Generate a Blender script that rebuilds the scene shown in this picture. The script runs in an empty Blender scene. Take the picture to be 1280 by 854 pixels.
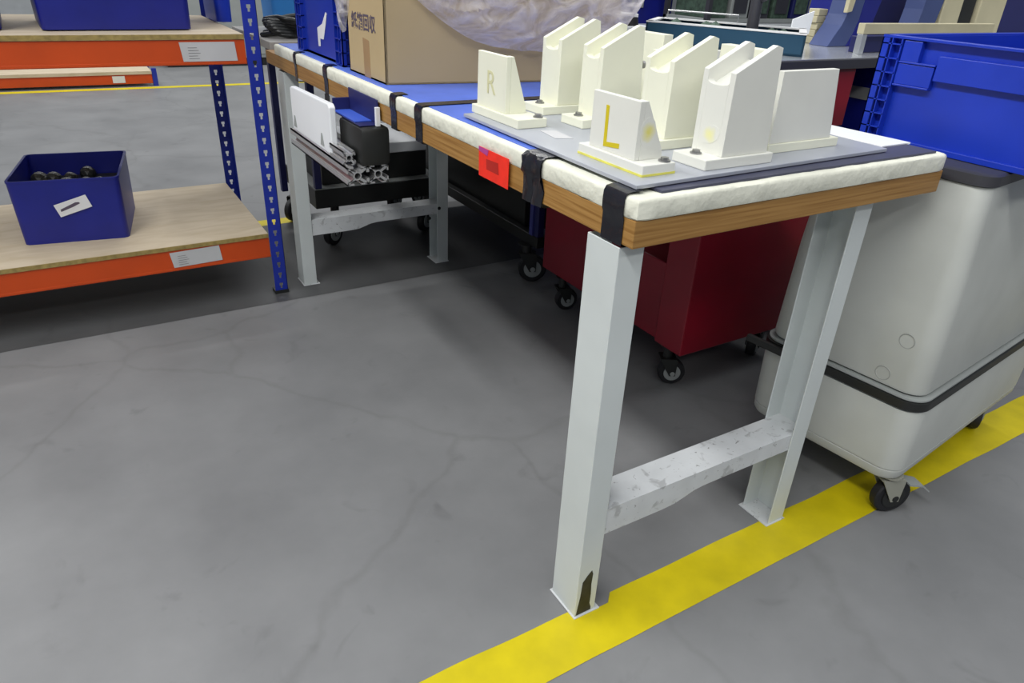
import bpy, bmesh, math, random
from mathutils import Vector, Matrix, noise
random.seed(7)
SC = bpy.context.scene
COL = SC.collection

# ---------------------------------------------------------------- camera
cam_d = bpy.data.cameras.new('camera')
cam = bpy.data.objects.new('camera', cam_d)
COL.objects.link(cam)
RIGHT = Vector((0.8565682, -0.51414183, 0.04414862))
DOWN = Vector((-0.20970877, -0.42499137, -0.88057059))
FWD = Vector((0.47150096, 0.74501041, -0.47185414))
mw = Matrix.Identity(4)
for i, v in enumerate((RIGHT, -DOWN, -FWD)):
    for k in range(3):
        mw[k][i] = v[k]
mw.translation = Vector((-0.66702618, -0.7398315, 1.16428427))
cam.matrix_world = mw
cam_d.sensor_width = 36
cam_d.lens = 888.941 / 1280 * 36
cam_d.clip_start = 0.05
cam_d.clip_end = 200
SC.camera = cam

# ---------------------------------------------------------------- light
SC.view_settings.view_transform = 'Standard'
SC.view_settings.look = 'None'
SC.view_settings.gamma = 1
SC.view_settings.use_curve_mapping = False
SC.view_settings.exposure = 0.0

W = bpy.data.worlds.new('world')
SC.world = W
W.use_nodes = True
W.node_tree.nodes['Background'].inputs[0].default_value = (0.80, 0.88, 1.0, 1)
W.node_tree.nodes['Background'].inputs[1].default_value = 0.27


def area(name, loc, rot, sx, sy, power, color=(1, 0.998, 0.985)):
    d = bpy.data.lights.new(name, 'AREA')
    d.shape = 'RECTANGLE'
    d.size = sx
    d.size_y = sy
    d.energy = power
    d.color = color
    o = bpy.data.objects.new(name, d)
    COL.objects.link(o)
    o.location = loc
    o.rotation_euler = rot
    return o


# rows of ceiling lamps of the hall
area('ceiling_lamp_row', (-2.6, 0.4, 4.6), (0, math.radians(-28), 0), 0.5, 7.0, 305)
area('ceiling_lamp_row', (2.8, 2.5, 4.8), (0, 0, 0), 0.5, 9.0, 150)
area('ceiling_lamp_row', (-1.5, -4.2, 4.4), (math.radians(35), 0, 0), 6.0, 0.5, 105)
area('ceiling_lamp_row', (0.5, 7.5, 4.8), (0, 0, 0), 9.0, 0.6, 260)

# ---------------------------------------------------------------- materials
MATS = {}


def mat(name, col, rough=0.5, metal=0.0, var=0.06, scale=8.0, bump=0.0, bscale=60.0, spec=0.5):
    if name in MATS:
        return MATS[name]
    m = bpy.data.materials.new(name)
    m.use_nodes = True
    nt = m.node_tree
    b = nt.nodes['Principled BSDF']
    b.inputs['Roughness'].default_value = rough
    b.inputs['Metallic'].default_value = metal
    b.inputs['Specular IOR Level'].default_value = spec
    tc = nt.nodes.new('ShaderNodeTexCoord')
    nz = nt.nodes.new('ShaderNodeTexNoise')
    nz.inputs['Scale'].default_value = scale
    nz.inputs['Detail'].default_value = 5
    nt.links.new(tc.outputs['Object'], nz.inputs['Vector'])
    cr = nt.nodes.new('ShaderNodeValToRGB')
    cr.color_ramp.elements[0].position = 0.3
    cr.color_ramp.elements[1].position = 0.7
    lo = [max(0, c * (1 - var)) for c in col]
    hi = [min(1, c * (1 + var)) for c in col]
    cr.color_ramp.elements[0].color = (*lo, 1)
    cr.color_ramp.elements[1].color = (*hi, 1)
    nt.links.new(nz.outputs['Fac'], cr.inputs['Fac'])
    nt.links.new(cr.outputs['Color'], b.inputs['Base Color'])
    if bump > 0:
        n2 = nt.nodes.new('ShaderNodeTexNoise')
        n2.inputs['Scale'].default_value = bscale
        n2.inputs['Detail'].default_value = 4
        nt.links.new(tc.outputs['Object'], n2.inputs['Vector'])
        bp = nt.nodes.new('ShaderNodeBump')
        bp.inputs['Strength'].default_value = bump
        bp.inputs['Distance'].default_value = 0.01
        nt.links.new(n2.outputs['Fac'], bp.inputs['Height'])
        nt.links.new(bp.outputs['Normal'], b.inputs['Normal'])
    MATS[name] = m
    return m


def scuffed_mat(name, col, dark, rough=0.42):
    m = mat(name, col, rough, var=0.06, scale=20)
    nt = m.node_tree
    N, L = nt.nodes, nt.links
    b = N['Principled BSDF']
    src = b.inputs['Base Color'].links[0].from_socket
    tc = N.new('ShaderNodeTexCoord')
    prev = src
    for sc, lo, hi, k in ((34, 0.60, 0.68, 0.45), (95, 0.67, 0.71, 0.9)):
        nz = N.new('ShaderNodeTexNoise')
        nz.inputs['Scale'].default_value = sc
        nz.inputs['Detail'].default_value = 4
        nz.inputs['Distortion'].default_value = 0.8
        L.new(tc.outputs['Object'], nz.inputs['Vector'])
        mr = N.new('ShaderNodeMapRange')
        mr.inputs['From Min'].default_value = lo
        mr.inputs['From Max'].default_value = hi
        mr.inputs['To Max'].default_value = k
        L.new(nz.outputs['Fac'], mr.inputs['Value'])
        mx = N.new('ShaderNodeMixRGB')
        mx.inputs['Color2'].default_value = (*dark, 1)
        L.new(mr.outputs[0], mx.inputs['Fac'])
        L.new(prev, mx.inputs['Color1'])
        prev = mx.outputs['Color']
    L.new(prev, b.inputs['Base Color'])
    return m


def smear_mat(name, col, cen, rad, base):
    m = bpy.data.materials.new(name)
    m.use_nodes = True
    nt = m.node_tree
    N, L = nt.nodes, nt.links
    b = N['Principled BSDF']
    b.inputs['Roughness'].default_value = 0.6
    tc = N.new('ShaderNodeTexCoord')
    vm = N.new('ShaderNodeVectorMath')
    vm.operation = 'DISTANCE'
    vm.inputs[1].default_value = cen
    L.new(tc.outputs['Object'], vm.inputs[0])
    nz = N.new('ShaderNodeTexNoise')
    nz.inputs['Scale'].default_value = 70
    L.new(tc.outputs['Object'], nz.inputs['Vector'])
    ad = N.new('ShaderNodeMath')
    ad.operation = 'MULTIPLY_ADD'
    ad.inputs[1].default_value = rad * 0.9
    L.new(nz.outputs['Fac'], ad.inputs[0])
    L.new(vm.outputs['Value'], ad.inputs[2])
    mr = N.new('ShaderNodeMapRange')
    mr.inputs['From Min'].default_value = rad * 0.55
    mr.inputs['From Max'].default_value = rad * 1.35
    mr.inputs['To Min'].default_value = 1.0
    mr.inputs['To Max'].default_value = 0.0
    L.new(ad.outputs[0], mr.inputs['Value'])
    mx = N.new('ShaderNodeMixRGB')
    mx.inputs['Color1'].default_value = (*base, 1)
    mx.inputs['Color2'].default_value = (*col, 1)
    L.new(mr.outputs[0], mx.inputs['Fac'])
    L.new(mx.outputs['Color'], b.inputs['Base Color'])
    return m


def wood_mat(name, c1, c2, stretch, rough=0.5):
    m = bpy.data.materials.new(name)
    m.use_nodes = True
    nt = m.node_tree
    b = nt.nodes['Principled BSDF']
    b.inputs['Roughness'].default_value = rough
    tc = nt.nodes.new('ShaderNodeTexCoord')
    mp = nt.nodes.new('ShaderNodeMapping')
    mp.inputs['Scale'].default_value = stretch
    nz = nt.nodes.new('ShaderNodeTexNoise')
    nz.inputs['Scale'].default_value = 3
    nz.inputs['Detail'].default_value = 7
    nz.inputs['Distortion'].default_value = 0.6
    cr = nt.nodes.new('ShaderNodeValToRGB')
    cr.color_ramp.elements[0].position = 0.33
    cr.color_ramp.elements[1].position = 0.62
    cr.color_ramp.elements[0].color = (*c1, 1)
    cr.color_ramp.elements[1].color = (*c2, 1)
    nt.links.new(tc.outputs['Object'], mp.inputs['Vector'])
    nt.links.new(mp.outputs['Vector'], nz.inputs['Vector'])
    nt.links.new(nz.outputs['Fac'], cr.inputs['Fac'])
    nt.links.new(cr.outputs['Color'], b.inputs['Base Color'])
    return m


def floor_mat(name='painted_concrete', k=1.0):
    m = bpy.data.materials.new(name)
    m.use_nodes = True
    nt = m.node_tree
    N, L = nt.nodes, nt.links
    b = N['Principled BSDF']
    tc = N.new('ShaderNodeTexCoord')
    n1 = N.new('ShaderNodeTexNoise')
    n1.inputs['Scale'].default_value = 2.2
    n1.inputs['Detail'].default_value = 8
    n1.inputs['Roughness'].default_value = 0.6
    L.new(tc.outputs['Object'], n1.inputs['Vector'])
    c1 = N.new('ShaderNodeValToRGB')
    c1.color_ramp.elements[0].position = 0.3
    c1.color_ramp.elements[1].position = 0.72
    c1.color_ramp.elements[0].color = (0.168, 0.171, 0.180, 1)
    c1.color_ramp.elements[1].color = (0.232, 0.235, 0.246, 1)
    L.new(n1.outputs['Fac'], c1.inputs['Fac'])
    # darker scuffs
    n2 = N.new('ShaderNodeTexNoise')
    n2.inputs['Scale'].default_value = 7.0
    n2.inputs['Detail'].default_value = 6
    n2.inputs['Distortion'].default_value = 1.2
    L.new(tc.outputs['Object'], n2.inputs['Vector'])
    c2 = N.new('ShaderNodeValToRGB')
    c2.color_ramp.elements[0].position = 0.62
    c2.color_ramp.elements[1].position = 0.78
    c2.color_ramp.elements[0].color = (0, 0, 0, 1)
    c2.color_ramp.elements[1].color = (0.5, 0.5, 0.5, 1)
    L.new(n2.outputs['Fac'], c2.inputs['Fac'])
    mx = N.new('ShaderNodeMixRGB')
    mx.inputs['Color2'].default_value = (0.115, 0.115, 0.122, 1)
    L.new(c2.outputs['Color'], mx.inputs['Fac'])
    L.new(c1.outputs['Color'], mx.inputs['Color1'])
    # faint hairline cracks
    vo = N.new('ShaderNodeTexVoronoi')
    vo.feature = 'DISTANCE_TO_EDGE'
    vo.inputs['Scale'].default_value = 1.1
    mpn = N.new('ShaderNodeMixRGB')
    mpn.inputs['Fac'].default_value = 0.12
    n3 = N.new('ShaderNodeTexNoise')
    n3.inputs['Scale'].default_value = 5
    n3.inputs['Detail'].default_value = 6
    L.new(tc.outputs['Object'], n3.inputs['Vector'])
    L.new(tc.outputs['Object'], mpn.inputs['Color1'])
    L.new(n3.outputs['Color'], mpn.inputs['Color2'])
    L.new(mpn.outputs['Color'], vo.inputs['Vector'])
    c3 = N.new('ShaderNodeValToRGB')
    c3.color_ramp.elements[0].position = 0.0
    c3.color_ramp.elements[1].position = 0.012
    c3.color_ramp.elements[0].color = (0.42, 0.42, 0.42, 1)
    c3.color_ramp.elements[1].color = (0, 0, 0, 1)
    L.new(vo.outputs['Distance'], c3.inputs['Fac'])
    mul = N.new('ShaderNodeMath')
    mul.operation = 'MULTIPLY'
    L.new(c3.outputs['Color'], mul.inputs[0])
    L.new(n2.outputs['Fac'], mul.inputs[1])
    mx2 = N.new('ShaderNodeMixRGB')
    mx2.inputs['Color2'].default_value = (0.11, 0.11, 0.11, 1)
    L.new(mul.outputs[0], mx2.inputs['Fac'])
    L.new(mx.outputs['Color'], mx2.inputs['Color1'])
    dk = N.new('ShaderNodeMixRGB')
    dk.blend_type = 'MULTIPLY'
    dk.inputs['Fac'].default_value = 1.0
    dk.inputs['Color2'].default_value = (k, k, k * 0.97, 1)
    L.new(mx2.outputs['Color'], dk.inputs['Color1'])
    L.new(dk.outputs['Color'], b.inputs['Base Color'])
    rr = N.new('ShaderNodeMapRange')
    rr.inputs['To Min'].default_value = 0.38
    rr.inputs['To Max'].default_value = 0.58
    L.new(n1.outputs['Fac'], rr.inputs['Value'])
    L.new(rr.outputs[0], b.inputs['Roughness'])
    b.inputs['Specular IOR Level'].default_value = 0.4
    return m


def bag_mat():
    m = bpy.data.materials.new('translucent_film')
    m.use_nodes = True
    nt = m.node_tree
    N, L = nt.nodes, nt.links
    out = N['Material Output']
    b = N['Principled BSDF']
    b.inputs['Base Color'].default_value = (0.93, 0.88, 0.87, 1)
    b.inputs['Roughness'].default_value = 0.35
    tr = N.new('ShaderNodeBsdfTransparent')
    tl = N.new('ShaderNodeBsdfTranslucent')
    tl.inputs['Color'].default_value = (0.95, 0.90, 0.89, 1)
    m1 = N.new('ShaderNodeMixShader')
    m1.inputs[0].default_value = 0.35
    L.new(b.outputs[0], m1.inputs[1])
    L.new(tl.outputs[0], m1.inputs[2])
    tc = N.new('ShaderNodeTexCoord')
    mp = N.new('ShaderNodeMapping')
    mp.inputs['Scale'].default_value = (5, 5, 9)
    mp.inputs['Rotation'].default_value = (0.3, 0.9, 0.2)
    nz = N.new('ShaderNodeTexNoise')
    nz.inputs['Scale'].default_value = 2.2
    nz.inputs['Detail'].default_value = 4
    nz.inputs['Distortion'].default_value = 1.5
    L.new(tc.outputs['Object'], mp.inputs[0])
    L.new(mp.outputs[0], nz.inputs['Vector'])
    rr = N.new('ShaderNodeMapRange')
    rr.inputs['From Min'].default_value = 0.35
    rr.inputs['From Max'].default_value = 0.7
    rr.inputs['To Min'].default_value = 0.30
    rr.inputs['To Max'].default_value = 0.98
    L.new(nz.outputs['Fac'], rr.inputs['Value'])
    m2 = N.new('ShaderNodeMixShader')
    L.new(rr.outputs[0], m2.inputs[0])
    L.new(tr.outputs[0], m2.inputs[1])
    L.new(m1.outputs[0], m2.inputs[2])
    L.new(m2.outputs[0], out.inputs['Surface'])
    bp = N.new('ShaderNodeBump')
    bp.inputs['Strength'].default_value = 0.6
    bp.inputs['Distance'].default_value = 0.02
    L.new(nz.outputs['Fac'], bp.inputs['Height'])
    L.new(bp.outputs[0], b.inputs['Normal'])
    return m


M_FLOOR = floor_mat()
M_FLOORD = floor_mat('dark_floor_band', 0.37)
M_YEL = mat('yellow_floor_paint', (0.60, 0.49, 0.002), 0.5, var=0.10, scale=14)
M_WALL = mat('hall_wall_paint', (0.45, 0.47, 0.48), 0.8)
M_WOOD = wood_mat('ply_edge', (0.25, 0.118, 0.024), (0.38, 0.205, 0.058), (1.5, 1.5, 75), 0.45)
M_BOARD = wood_mat('particle_board', (0.50, 0.41, 0.28), (0.58, 0.49, 0.36), (2, 7, 7), 0.65)
M_EDGE = mat('board_edge', (0.30, 0.22, 0.07), 0.75, var=0.25, scale=60)
M_FOAM = mat('cream_foam', (0.72, 0.72, 0.61), 0.75, var=0.05, scale=25, bump=0.35, bscale=45)
M_MAT = mat('blue_mat', (0.085, 0.16, 0.60), 0.45, var=0.12, scale=12)
M_TAPE = mat('black_tape', (0.012, 0.013, 0.018), 0.25, var=0.2, bump=0.25, bscale=40)
M_BAND = mat('dark_slate_tape', (0.045, 0.048, 0.085), 0.5, var=0.15)
M_LEG = mat('white_powder_coat', (0.60, 0.64, 0.63), 0.42, var=0.05, scale=6)
M_LEGD = scuffed_mat('white_powder_coat_scuffed', (0.60, 0.62, 0.63), (0.20, 0.20, 0.20))
M_GREY = mat('grey_metal_plate', (0.40, 0.42, 0.47), 0.35, metal=0.15, var=0.05)
M_IVORY = mat('ivory_plastic', (0.79, 0.79, 0.645), 0.5, var=0.03, scale=10)
M_PALE = mat('pale_plastic', (0.72, 0.72, 0.66), 0.5, var=0.03, scale=10)
M_STAIN = mat('yellow_stain', (0.72, 0.68, 0.12), 0.6, var=0.15, scale=40)
M_LETTER = mat('yellow_letter', (0.62, 0.50, 0.01), 0.5)
M_LETTER2 = mat('faded_yellow_letter', (0.66, 0.64, 0.38), 0.5)
M_BOLT = mat('bolt_steel', (0.30, 0.30, 0.30), 0.35, metal=0.8)
M_CARD = mat('cardboard', (0.43, 0.325, 0.175), 0.8, var=0.04, scale=5)
M_CTAPE = mat('parcel_tape', (0.33, 0.21, 0.10), 0.4)
M_INK = mat('purple_black_ink', (0.09, 0.07, 0.10), 0.7)
M_BLUE = mat('blue_plastic', (0.008, 0.035, 0.42), 0.35, var=0.10)
M_DBLUE = mat('deep_blue_plastic', (0.007, 0.012, 0.20), 0.4, var=0.12)
M_LBLUE = mat('sky_blue_plastic', (0.03, 0.22, 0.58), 0.45)
M_POST = mat('blue_rack_paint', (0.010, 0.028, 0.33), 0.35, var=0.08)
M_NAVY = mat('navy_paint', (0.013, 0.016, 0.10), 0.45)
M_ORANGE = mat('orange_beam_paint', (0.56, 0.062, 0.004), 0.4, var=0.08)
M_RED = mat('red_label', (0.85, 0.028, 0.012), 0.5, var=0.12, scale=30)
M_REDP = mat('red_cabinet_paint', (0.24, 0.004, 0.018), 0.35, var=0.1)
M_WHITE = mat('white_plastic', (0.80, 0.82, 0.84), 0.4, var=0.02)
M_PAPER = mat('white_paper', (0.70, 0.70, 0.70), 0.7, var=0.03)
M_PRINT = mat('grey_print', (0.22, 0.22, 0.22), 0.8)
M_ALU = mat('aluminium', (0.62, 0.62, 0.62), 0.32, metal=0.75, var=0.05)
M_BLACK = mat('black_plastic', (0.014, 0.015, 0.014), 0.45)
M_RUBBER = mat('black_rubber', (0.010, 0.010, 0.012), 0.6)
M_DGREY = mat('dark_grey_metal', (0.06, 0.06, 0.07), 0.4, metal=0.3)
M_BIN = mat('offwhite_tub', (0.52, 0.535, 0.50), 0.42, var=0.06, scale=7, bump=0.04)
M_TEAL = mat('teal_paint', (0.005, 0.048, 0.095), 0.5)
M_BEIGE = mat('beige_paint', (0.55, 0.50, 0.33), 0.5, var=0.08)
M_STEEL = mat('brushed_steel_top', (0.62, 0.64, 0.66), 0.22, metal=0.6)
M_HUB = mat('grey_hub', (0.32, 0.34, 0.33), 0.5)
M_BAG = bag_mat()
M_SLATE = mat('slate_blue', (0.055, 0.080, 0.21), 0.55)
M_GREEN = mat('dull_green', (0.05, 0.085, 0.06), 0.7, var=0.4, scale=30)


# ---------------------------------------------------------------- helpers
class MB:
    def __init__(s):
        s.bm = bmesh.new()

    def box(s, a, b, rot=0.0, piv=(0, 0), bev=0.0):
        vs = []
        for z in (a[2], b[2]):
            for x, y in ((a[0], a[1]), (b[0], a[1]), (b[0], b[1]), (a[0], b[1])):
                vs.append(s.bm.verts.new((x, y, z)))
        fs = []
        for f in ((3, 2, 1, 0), (4, 5, 6, 7), (0, 1, 5, 4), (1, 2, 6, 5), (2, 3, 7, 6), (3, 0, 4, 7)):
            fs.append(s.bm.faces.new([vs[i] for i in f]))
        if bev > 0:
            es = set()
            for f in fs:
                es.update(f.edges)
            r = bmesh.ops.bevel(s.bm, geom=list(es), offset=bev, segments=2, affect='EDGES', profile=0.5)
            vs = list({v for f in r['faces'] for v in f.verts} | {v for v in vs if v.is_valid})
        if rot:
            bmesh.ops.rotate(s.bm, verts=vs, cent=(piv[0], piv[1], 0), matrix=Matrix.Rotation(rot, 3, 'Z'))
        return vs

    def prism(s, pts, off):
        """closed polygon (3D points) pushed along off"""
        off = Vector(off)
        a = [s.bm.verts.new(p) for p in pts]
        b = [s.bm.verts.new(Vector(p) + off) for p in pts]
        s.bm.faces.new(a[::-1])
        s.bm.faces.new(b)
        n = len(pts)
        for i in range(n):
            s.bm.faces.new((a[i], a[(i + 1) % n], b[(i + 1) % n], b[i]))
        return a + b

    def cyl(s, p, q, r, r2=None, seg=24):
        p, q = Vector(p), Vector(q)
        r2 = r if r2 is None else r2
        d = (q - p)
        up = Vector((0, 0, 1)) if abs(d.normalized().z) < 0.9 else Vector((1, 0, 0))
        u = d.cross(up).normalized()
        v = d.cross(u).normalized()
        A, B = [], []
        for i in range(seg):
            t = 2 * math.pi * i / seg
            e = u * math.cos(t) + v * math.sin(t)
            A.append(s.bm.verts.new(p + e * r))
            B.append(s.bm.verts.new(q + e * r2))
        for i in range(seg):
            j = (i + 1) % seg
            s.bm.faces.new((A[i], A[j], B[j], B[i]))
        s.bm.faces.new(A[::-1])
        s.bm.faces.new(B)
        return A + B

    def tube(s, pts, r, seg=10):
        pts = [Vector(p) for p in pts]
        rings = []
        for i, p in enumerate(pts):
            d = (pts[min(i + 1, len(pts) - 1)] - pts[max(i - 1, 0)]).normalized()
            up = Vector((0, 0, 1)) if abs(d.z) < 0.9 else Vector((1, 0, 0))
            u = d.cross(up).normalized()
            v = d.cross(u).normalized()
            rings.append([s.bm.verts.new(p + (u * math.cos(2 * math.pi * k / seg) + v * math.sin(2 * math.pi * k / seg)) * r) for k in range(seg)])
        for a, b in zip(rings, rings[1:]):
            for k in range(seg):
                s.bm.faces.new((a[k], a[(k + 1) % seg], b[(k + 1) % seg], b[k]))
        s.bm.faces.new(rings[0][::-1])
        s.bm.faces.new(rings[-1])

    def torus(s, c, axis, R, r, seg=28, ring=10):
        c, axis = Vector(c), Vector(axis).normalized()
        up = Vector((0, 0, 1)) if abs(axis.z) < 0.9 else Vector((1, 0, 0))
        u = axis.cross(up).normalized()
        v = axis.cross(u).normalized()
        g = []
        for i in range(seg):
            t = 2 * math.pi * i / seg
            e = u * math.cos(t) + v * math.sin(t)
            g.append([s.bm.verts.new(c + e * (R + r * math.cos(2 * math.pi * k / ring)) + axis * r * math.sin(2 * math.pi * k / ring)) for k in range(ring)])
        for i in range(seg):
            a, b = g[i], g[(i + 1) % seg]
            for k in range(ring):
                s.bm.faces.new((a[k], a[(k + 1) % ring], b[(k + 1) % ring], b[k]))

    def loft(s, rings, cap=True):
        R = [[s.bm.verts.new(p) for p in ring] for ring in rings]
        n = len(R[0])
        for a, b in zip(R, R[1:]):
            for k in range(n):
                s.bm.faces.new((a[k], a[(k + 1) % n], b[(k + 1) % n], b[k]))
        if cap:
            s.bm.faces.new(R[0][::-1])
            s.bm.faces.new(R[-1])

    def build(s, name, m, parent=None, smooth=False, bevel=0.0, label=None):
        bmesh.ops.remove_doubles(s.bm, verts=s.bm.verts[:], dist=1e-6)
        bmesh.ops.recalc_face_normals(s.bm, faces=s.bm.faces[:])
        me = bpy.data.meshes.new(name)
        s.bm.to_mesh(me)
        s.bm.free()
        me.materials.append(m)
        if smooth:
            for p in me.polygons:
                p.use_smooth = True
        o = bpy.data.objects.new(name, me)
        COL.objects.link(o)
        if smooth:
            try:
                md = o.modifiers.new('edges', 'EDGE_SPLIT')
                md.split_angle = math.radians(38)
            except Exception:
                pass
        if bevel > 0:
            md = o.modifiers.new('bevel', 'BEVEL')
            md.width = bevel
            md.segments = 2
            md.limit_method = 'ANGLE'
            md.angle_limit = math.radians(40)
        if parent is not None:
            o.parent = parent
            o.matrix_parent_inverse = Matrix.Translation(parent.location).inverted() if parent_is_plain(parent) else Matrix.Identity(4)
        if label:
            o['label'] = label
        return o


PLAIN = set()


def parent_is_plain(p):
    return p.name in PLAIN


def empty(name, loc, label, cat, group=None, rz=0.0, plain=True):
    """plain: children are written in world coordinates; otherwise in the empty's own"""
    o = bpy.data.objects.new(name, None)
    o.empty_display_size = 0.05
    COL.objects.link(o)
    o.location = loc
    o.rotation_euler = (0, 0, rz)
    o['label'] = label
    o['category'] = cat
    if group:
        o['group'] = group
    if plain:
        PLAIN.add(o.name)
    return o


def tag(o, label, cat, group=None):
    o['label'] = label
    o['category'] = cat
    if group:
        o['group'] = group
    return o


def struct(o):
    o['kind'] = 'structure'
    return o


def B(name, m, a, b, parent=None, bev=0.0, label=None):
    mb = MB()
    mb.box(a, b)
    return mb.build(name, m, parent, bevel=bev, label=label)


def rrect(cx, cy, hx, hy, r, z, rot=0.0, n=6):
    pts = []
    for (sx, sy, a0) in ((1, 1, 0), (-1, 1, 90), (-1, -1, 180), (1, -1, 270)):
        for k in range(n + 1):
            a = math.radians(a0 + 90 * k / n)
            x = sx * (hx - r) + r * math.cos(a)
            y = sy * (hy - r) + r * math.sin(a)
            c, s_ = math.cos(rot), math.sin(rot)
            pts.append((cx + x * c - y * s_, cy + x * s_ + y * c, z))
    return pts


def text_mesh(txt, size, m, name, parent, mtx, extrude=0.0004, bold=0.0):
    cu = bpy.data.curves.new(name, 'FONT')
    cu.body = txt
    cu.size = size
    cu.extrude = extrude
    cu.offset = bold
    cu.align_x = 'CENTER'
    cu.align_y = 'CENTER'
    tmp = bpy.data.objects.new('tmp', cu)
    COL.objects.link(tmp)
    dg = bpy.context.evaluated_depsgraph_get()
    me = bpy.data.meshes.new_from_object(tmp.evaluated_get(dg))
    bpy.data.objects.remove(tmp)
    me.transform(mtx)
    me.materials.clear()
    me.materials.append(m)
    o = bpy.data.objects.new(name, me)
    COL.objects.link(o)
    if parent is not None:
        top = parent
        o.parent = parent
        if parent_is_plain(parent):
            o.matrix_parent_inverse = Matrix.Translation(parent.location).inverted()
    return o


def frame_mtx(origin, xdir, ydir):
    x = Vector(xdir).normalized()
    y = Vector(ydir).normalized()
    z = x.cross(y).normalized()
    m = Matrix.Identity(4)
    for i, v in enumerate((x, y, z)):
        for k in range(3):
            m[k][i] = v[k]
    m.translation = Vector(origin)
    return m


# ---------------------------------------------------------------- structure
mb = MB()
mb.box((-9, -7, -0.05), (14, 13, 0.0))
fl = struct(mb.build('floor', M_FLOOR))


def floor_strip(name, x0, x1, y0, y1, wob=0.002, step=0.06, m=None, z=0.0012, dip=None):
    mb = MB()
    n = int((x1 - x0) / step)
    top, bot = [], []
    for i in range(n + 1):
        x = x0 + (x1 - x0) * i / n
        d = dip[1] if dip and dip[0][0] < x < dip[0][1] else 0
        top.append(mb.bm.verts.new((x, y1 - d + noise.noise((x * 6, 3, 1)) * wob, z)))
        bot.append(mb.bm.verts.new((x, y0 + noise.noise((x * 6, 9, 5)) * wob, z)))
    for i in range(n):
        mb.bm.faces.new((bot[i], bot[i + 1], top[i + 1], top[i]))
    return struct(mb.build(name, m or M_YEL))


floor_strip('trim_1', -2.2, 7.0, -0.066, 0.046, 0.004, step=0.02, dip=((0.03, 0.085), 0.020))
floor_strip('trim_4', -4.0, 3.4, 1.752, 2.62, 0.003, m=M_FLOORD, z=0.0008)  # same floor texture, darker across this whole band
floor_strip('trim_2', -5.0, 7.0, 6.70, 6.80)
floor_strip('trim_3', -4.0, 0.30, 2.62, 2.70)
struct(B('wall_back', M_WALL, (-9, 12.9, 0), (14, 13.0, 5.2)))
struct(B('wall_right', M_WALL, (13.9, -7, 0), (14.0, 12.9, 5.2)))

# ---------------------------------------------------------------- workbench
WB = empty('workbench', (0.385, 1.03, 0), 'long white-legged workbench with thick wooden top, cream foam edge and blue mat', 'workbench')
B('worktop', M_WOOD, (0, 0, 0.800), (0.772, 2.07, 0.8425), WB, 0.0015, 'orange-brown wooden board')
B('support_frame', M_LEG, (0.035, 0.035, 0.7935), (0.70, 2.0, 0.7995), WB, 0, 'white steel sheet under the board')


def foam_pad():
    mb = MB()
    # hollow band around the rim: outer face, rounded top, inner face
    z0, z1 = 0.8428, 0.8745
    x0, x1, y0, y1 = 0.0, 0.772, -0.002, 1.955
    path = []
    step = 0.018

    def seg(p, q):
        n = max(2, int((Vector(q) - Vector(p)).length / step))
        for i in range(n):
            t = i / n
            path.append((p[0] + (q[0] - p[0]) * t, p[1] + (q[1] - p[1]) * t))
    seg((x0, y0), (x1, y0))
    seg((x1, y0), (x1, y1))
    seg((x1, y1), (x0, y1))
    seg((x0, y1), (x0, y0))
    cx, cy = (x0 + x1) / 2, (y0 + y1) / 2
    prof = [(0.000, z0), (-0.0015, z0 + 0.003), (-0.0015, z1 - 0.006), (0.0000, z1 - 0.0022), (0.003, z1 - 0.0003), (0.010, z1), (0.035, z1 - 0.0005), (0.06, z1 - 0.001), (0.06, z0)]
    rings = []
    for (x, y) in path:
        ring = []
        near = 1.0 if (y < 0.30) else 0.45
        for (d, z) in prof:
            nx = 1 if x <= x0 + 1e-4 else (-1 if x >= x1 - 1e-4 else 0)
            ny = 1 if y <= y0 + 1e-4 else (-1 if y >= y1 - 1e-4 else 0)
            if nx and ny:
                k = 0.8
            else:
                k = 1
            r_ = 0.004 if (nx and ny) else 0.0
            px = min(max(x, x0 + d), x1 - d) + nx * r_
            py = min(max(y, y0 + d), y1 - d) + ny * r_
            if d < 0:
                px, py = x + nx * (d + r_), y + ny * (d + r_)
            v = Vector((px * 22, py * 22, z * 22))
            w = noise.noise(v) * 0.0014 * near + noise.noise(v * 3.1) * 0.0010 * near
            if z > z0 + 0.001:
                ring.append((px + nx * w, py + ny * w, z + w * 0.7 - (0.0015 if near == 1 and d > 0.03 else 0)))
            else:
                ring.append((px, py, z))
        rings.append(ring)
    R = [[mb.bm.verts.new(p) for p in r] for r in rings]
    n = len(R)
    for i in range(n):
        a, b = R[i], R[(i + 1) % n]
        for k in range(len(prof) - 1):
            mb.bm.faces.new((a[k], a[k + 1], b[k + 1], b[k]))
    return mb.build('foam_edge', M_FOAM, WB, smooth=True, label='cream foam edging, dented and torn near the corner')


foam_pad()
B('foam_core', M_FOAM, (0.055, 0.055, 0.8428), (0.717, 1.900, 0.8700), WB)
B('blue_mat', M_MAT, (0.016, 0.285, 0.8735), (0.752, 1.94, 0.8765), WB, 0.0008, 'blue rubber mat')
B('end_tape', M_BAND, (0.056, 0.014, 0.8740), (0.752, 0.105, 0.8779), WB, 0.0, 'dark slate tape along the near end')


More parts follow.
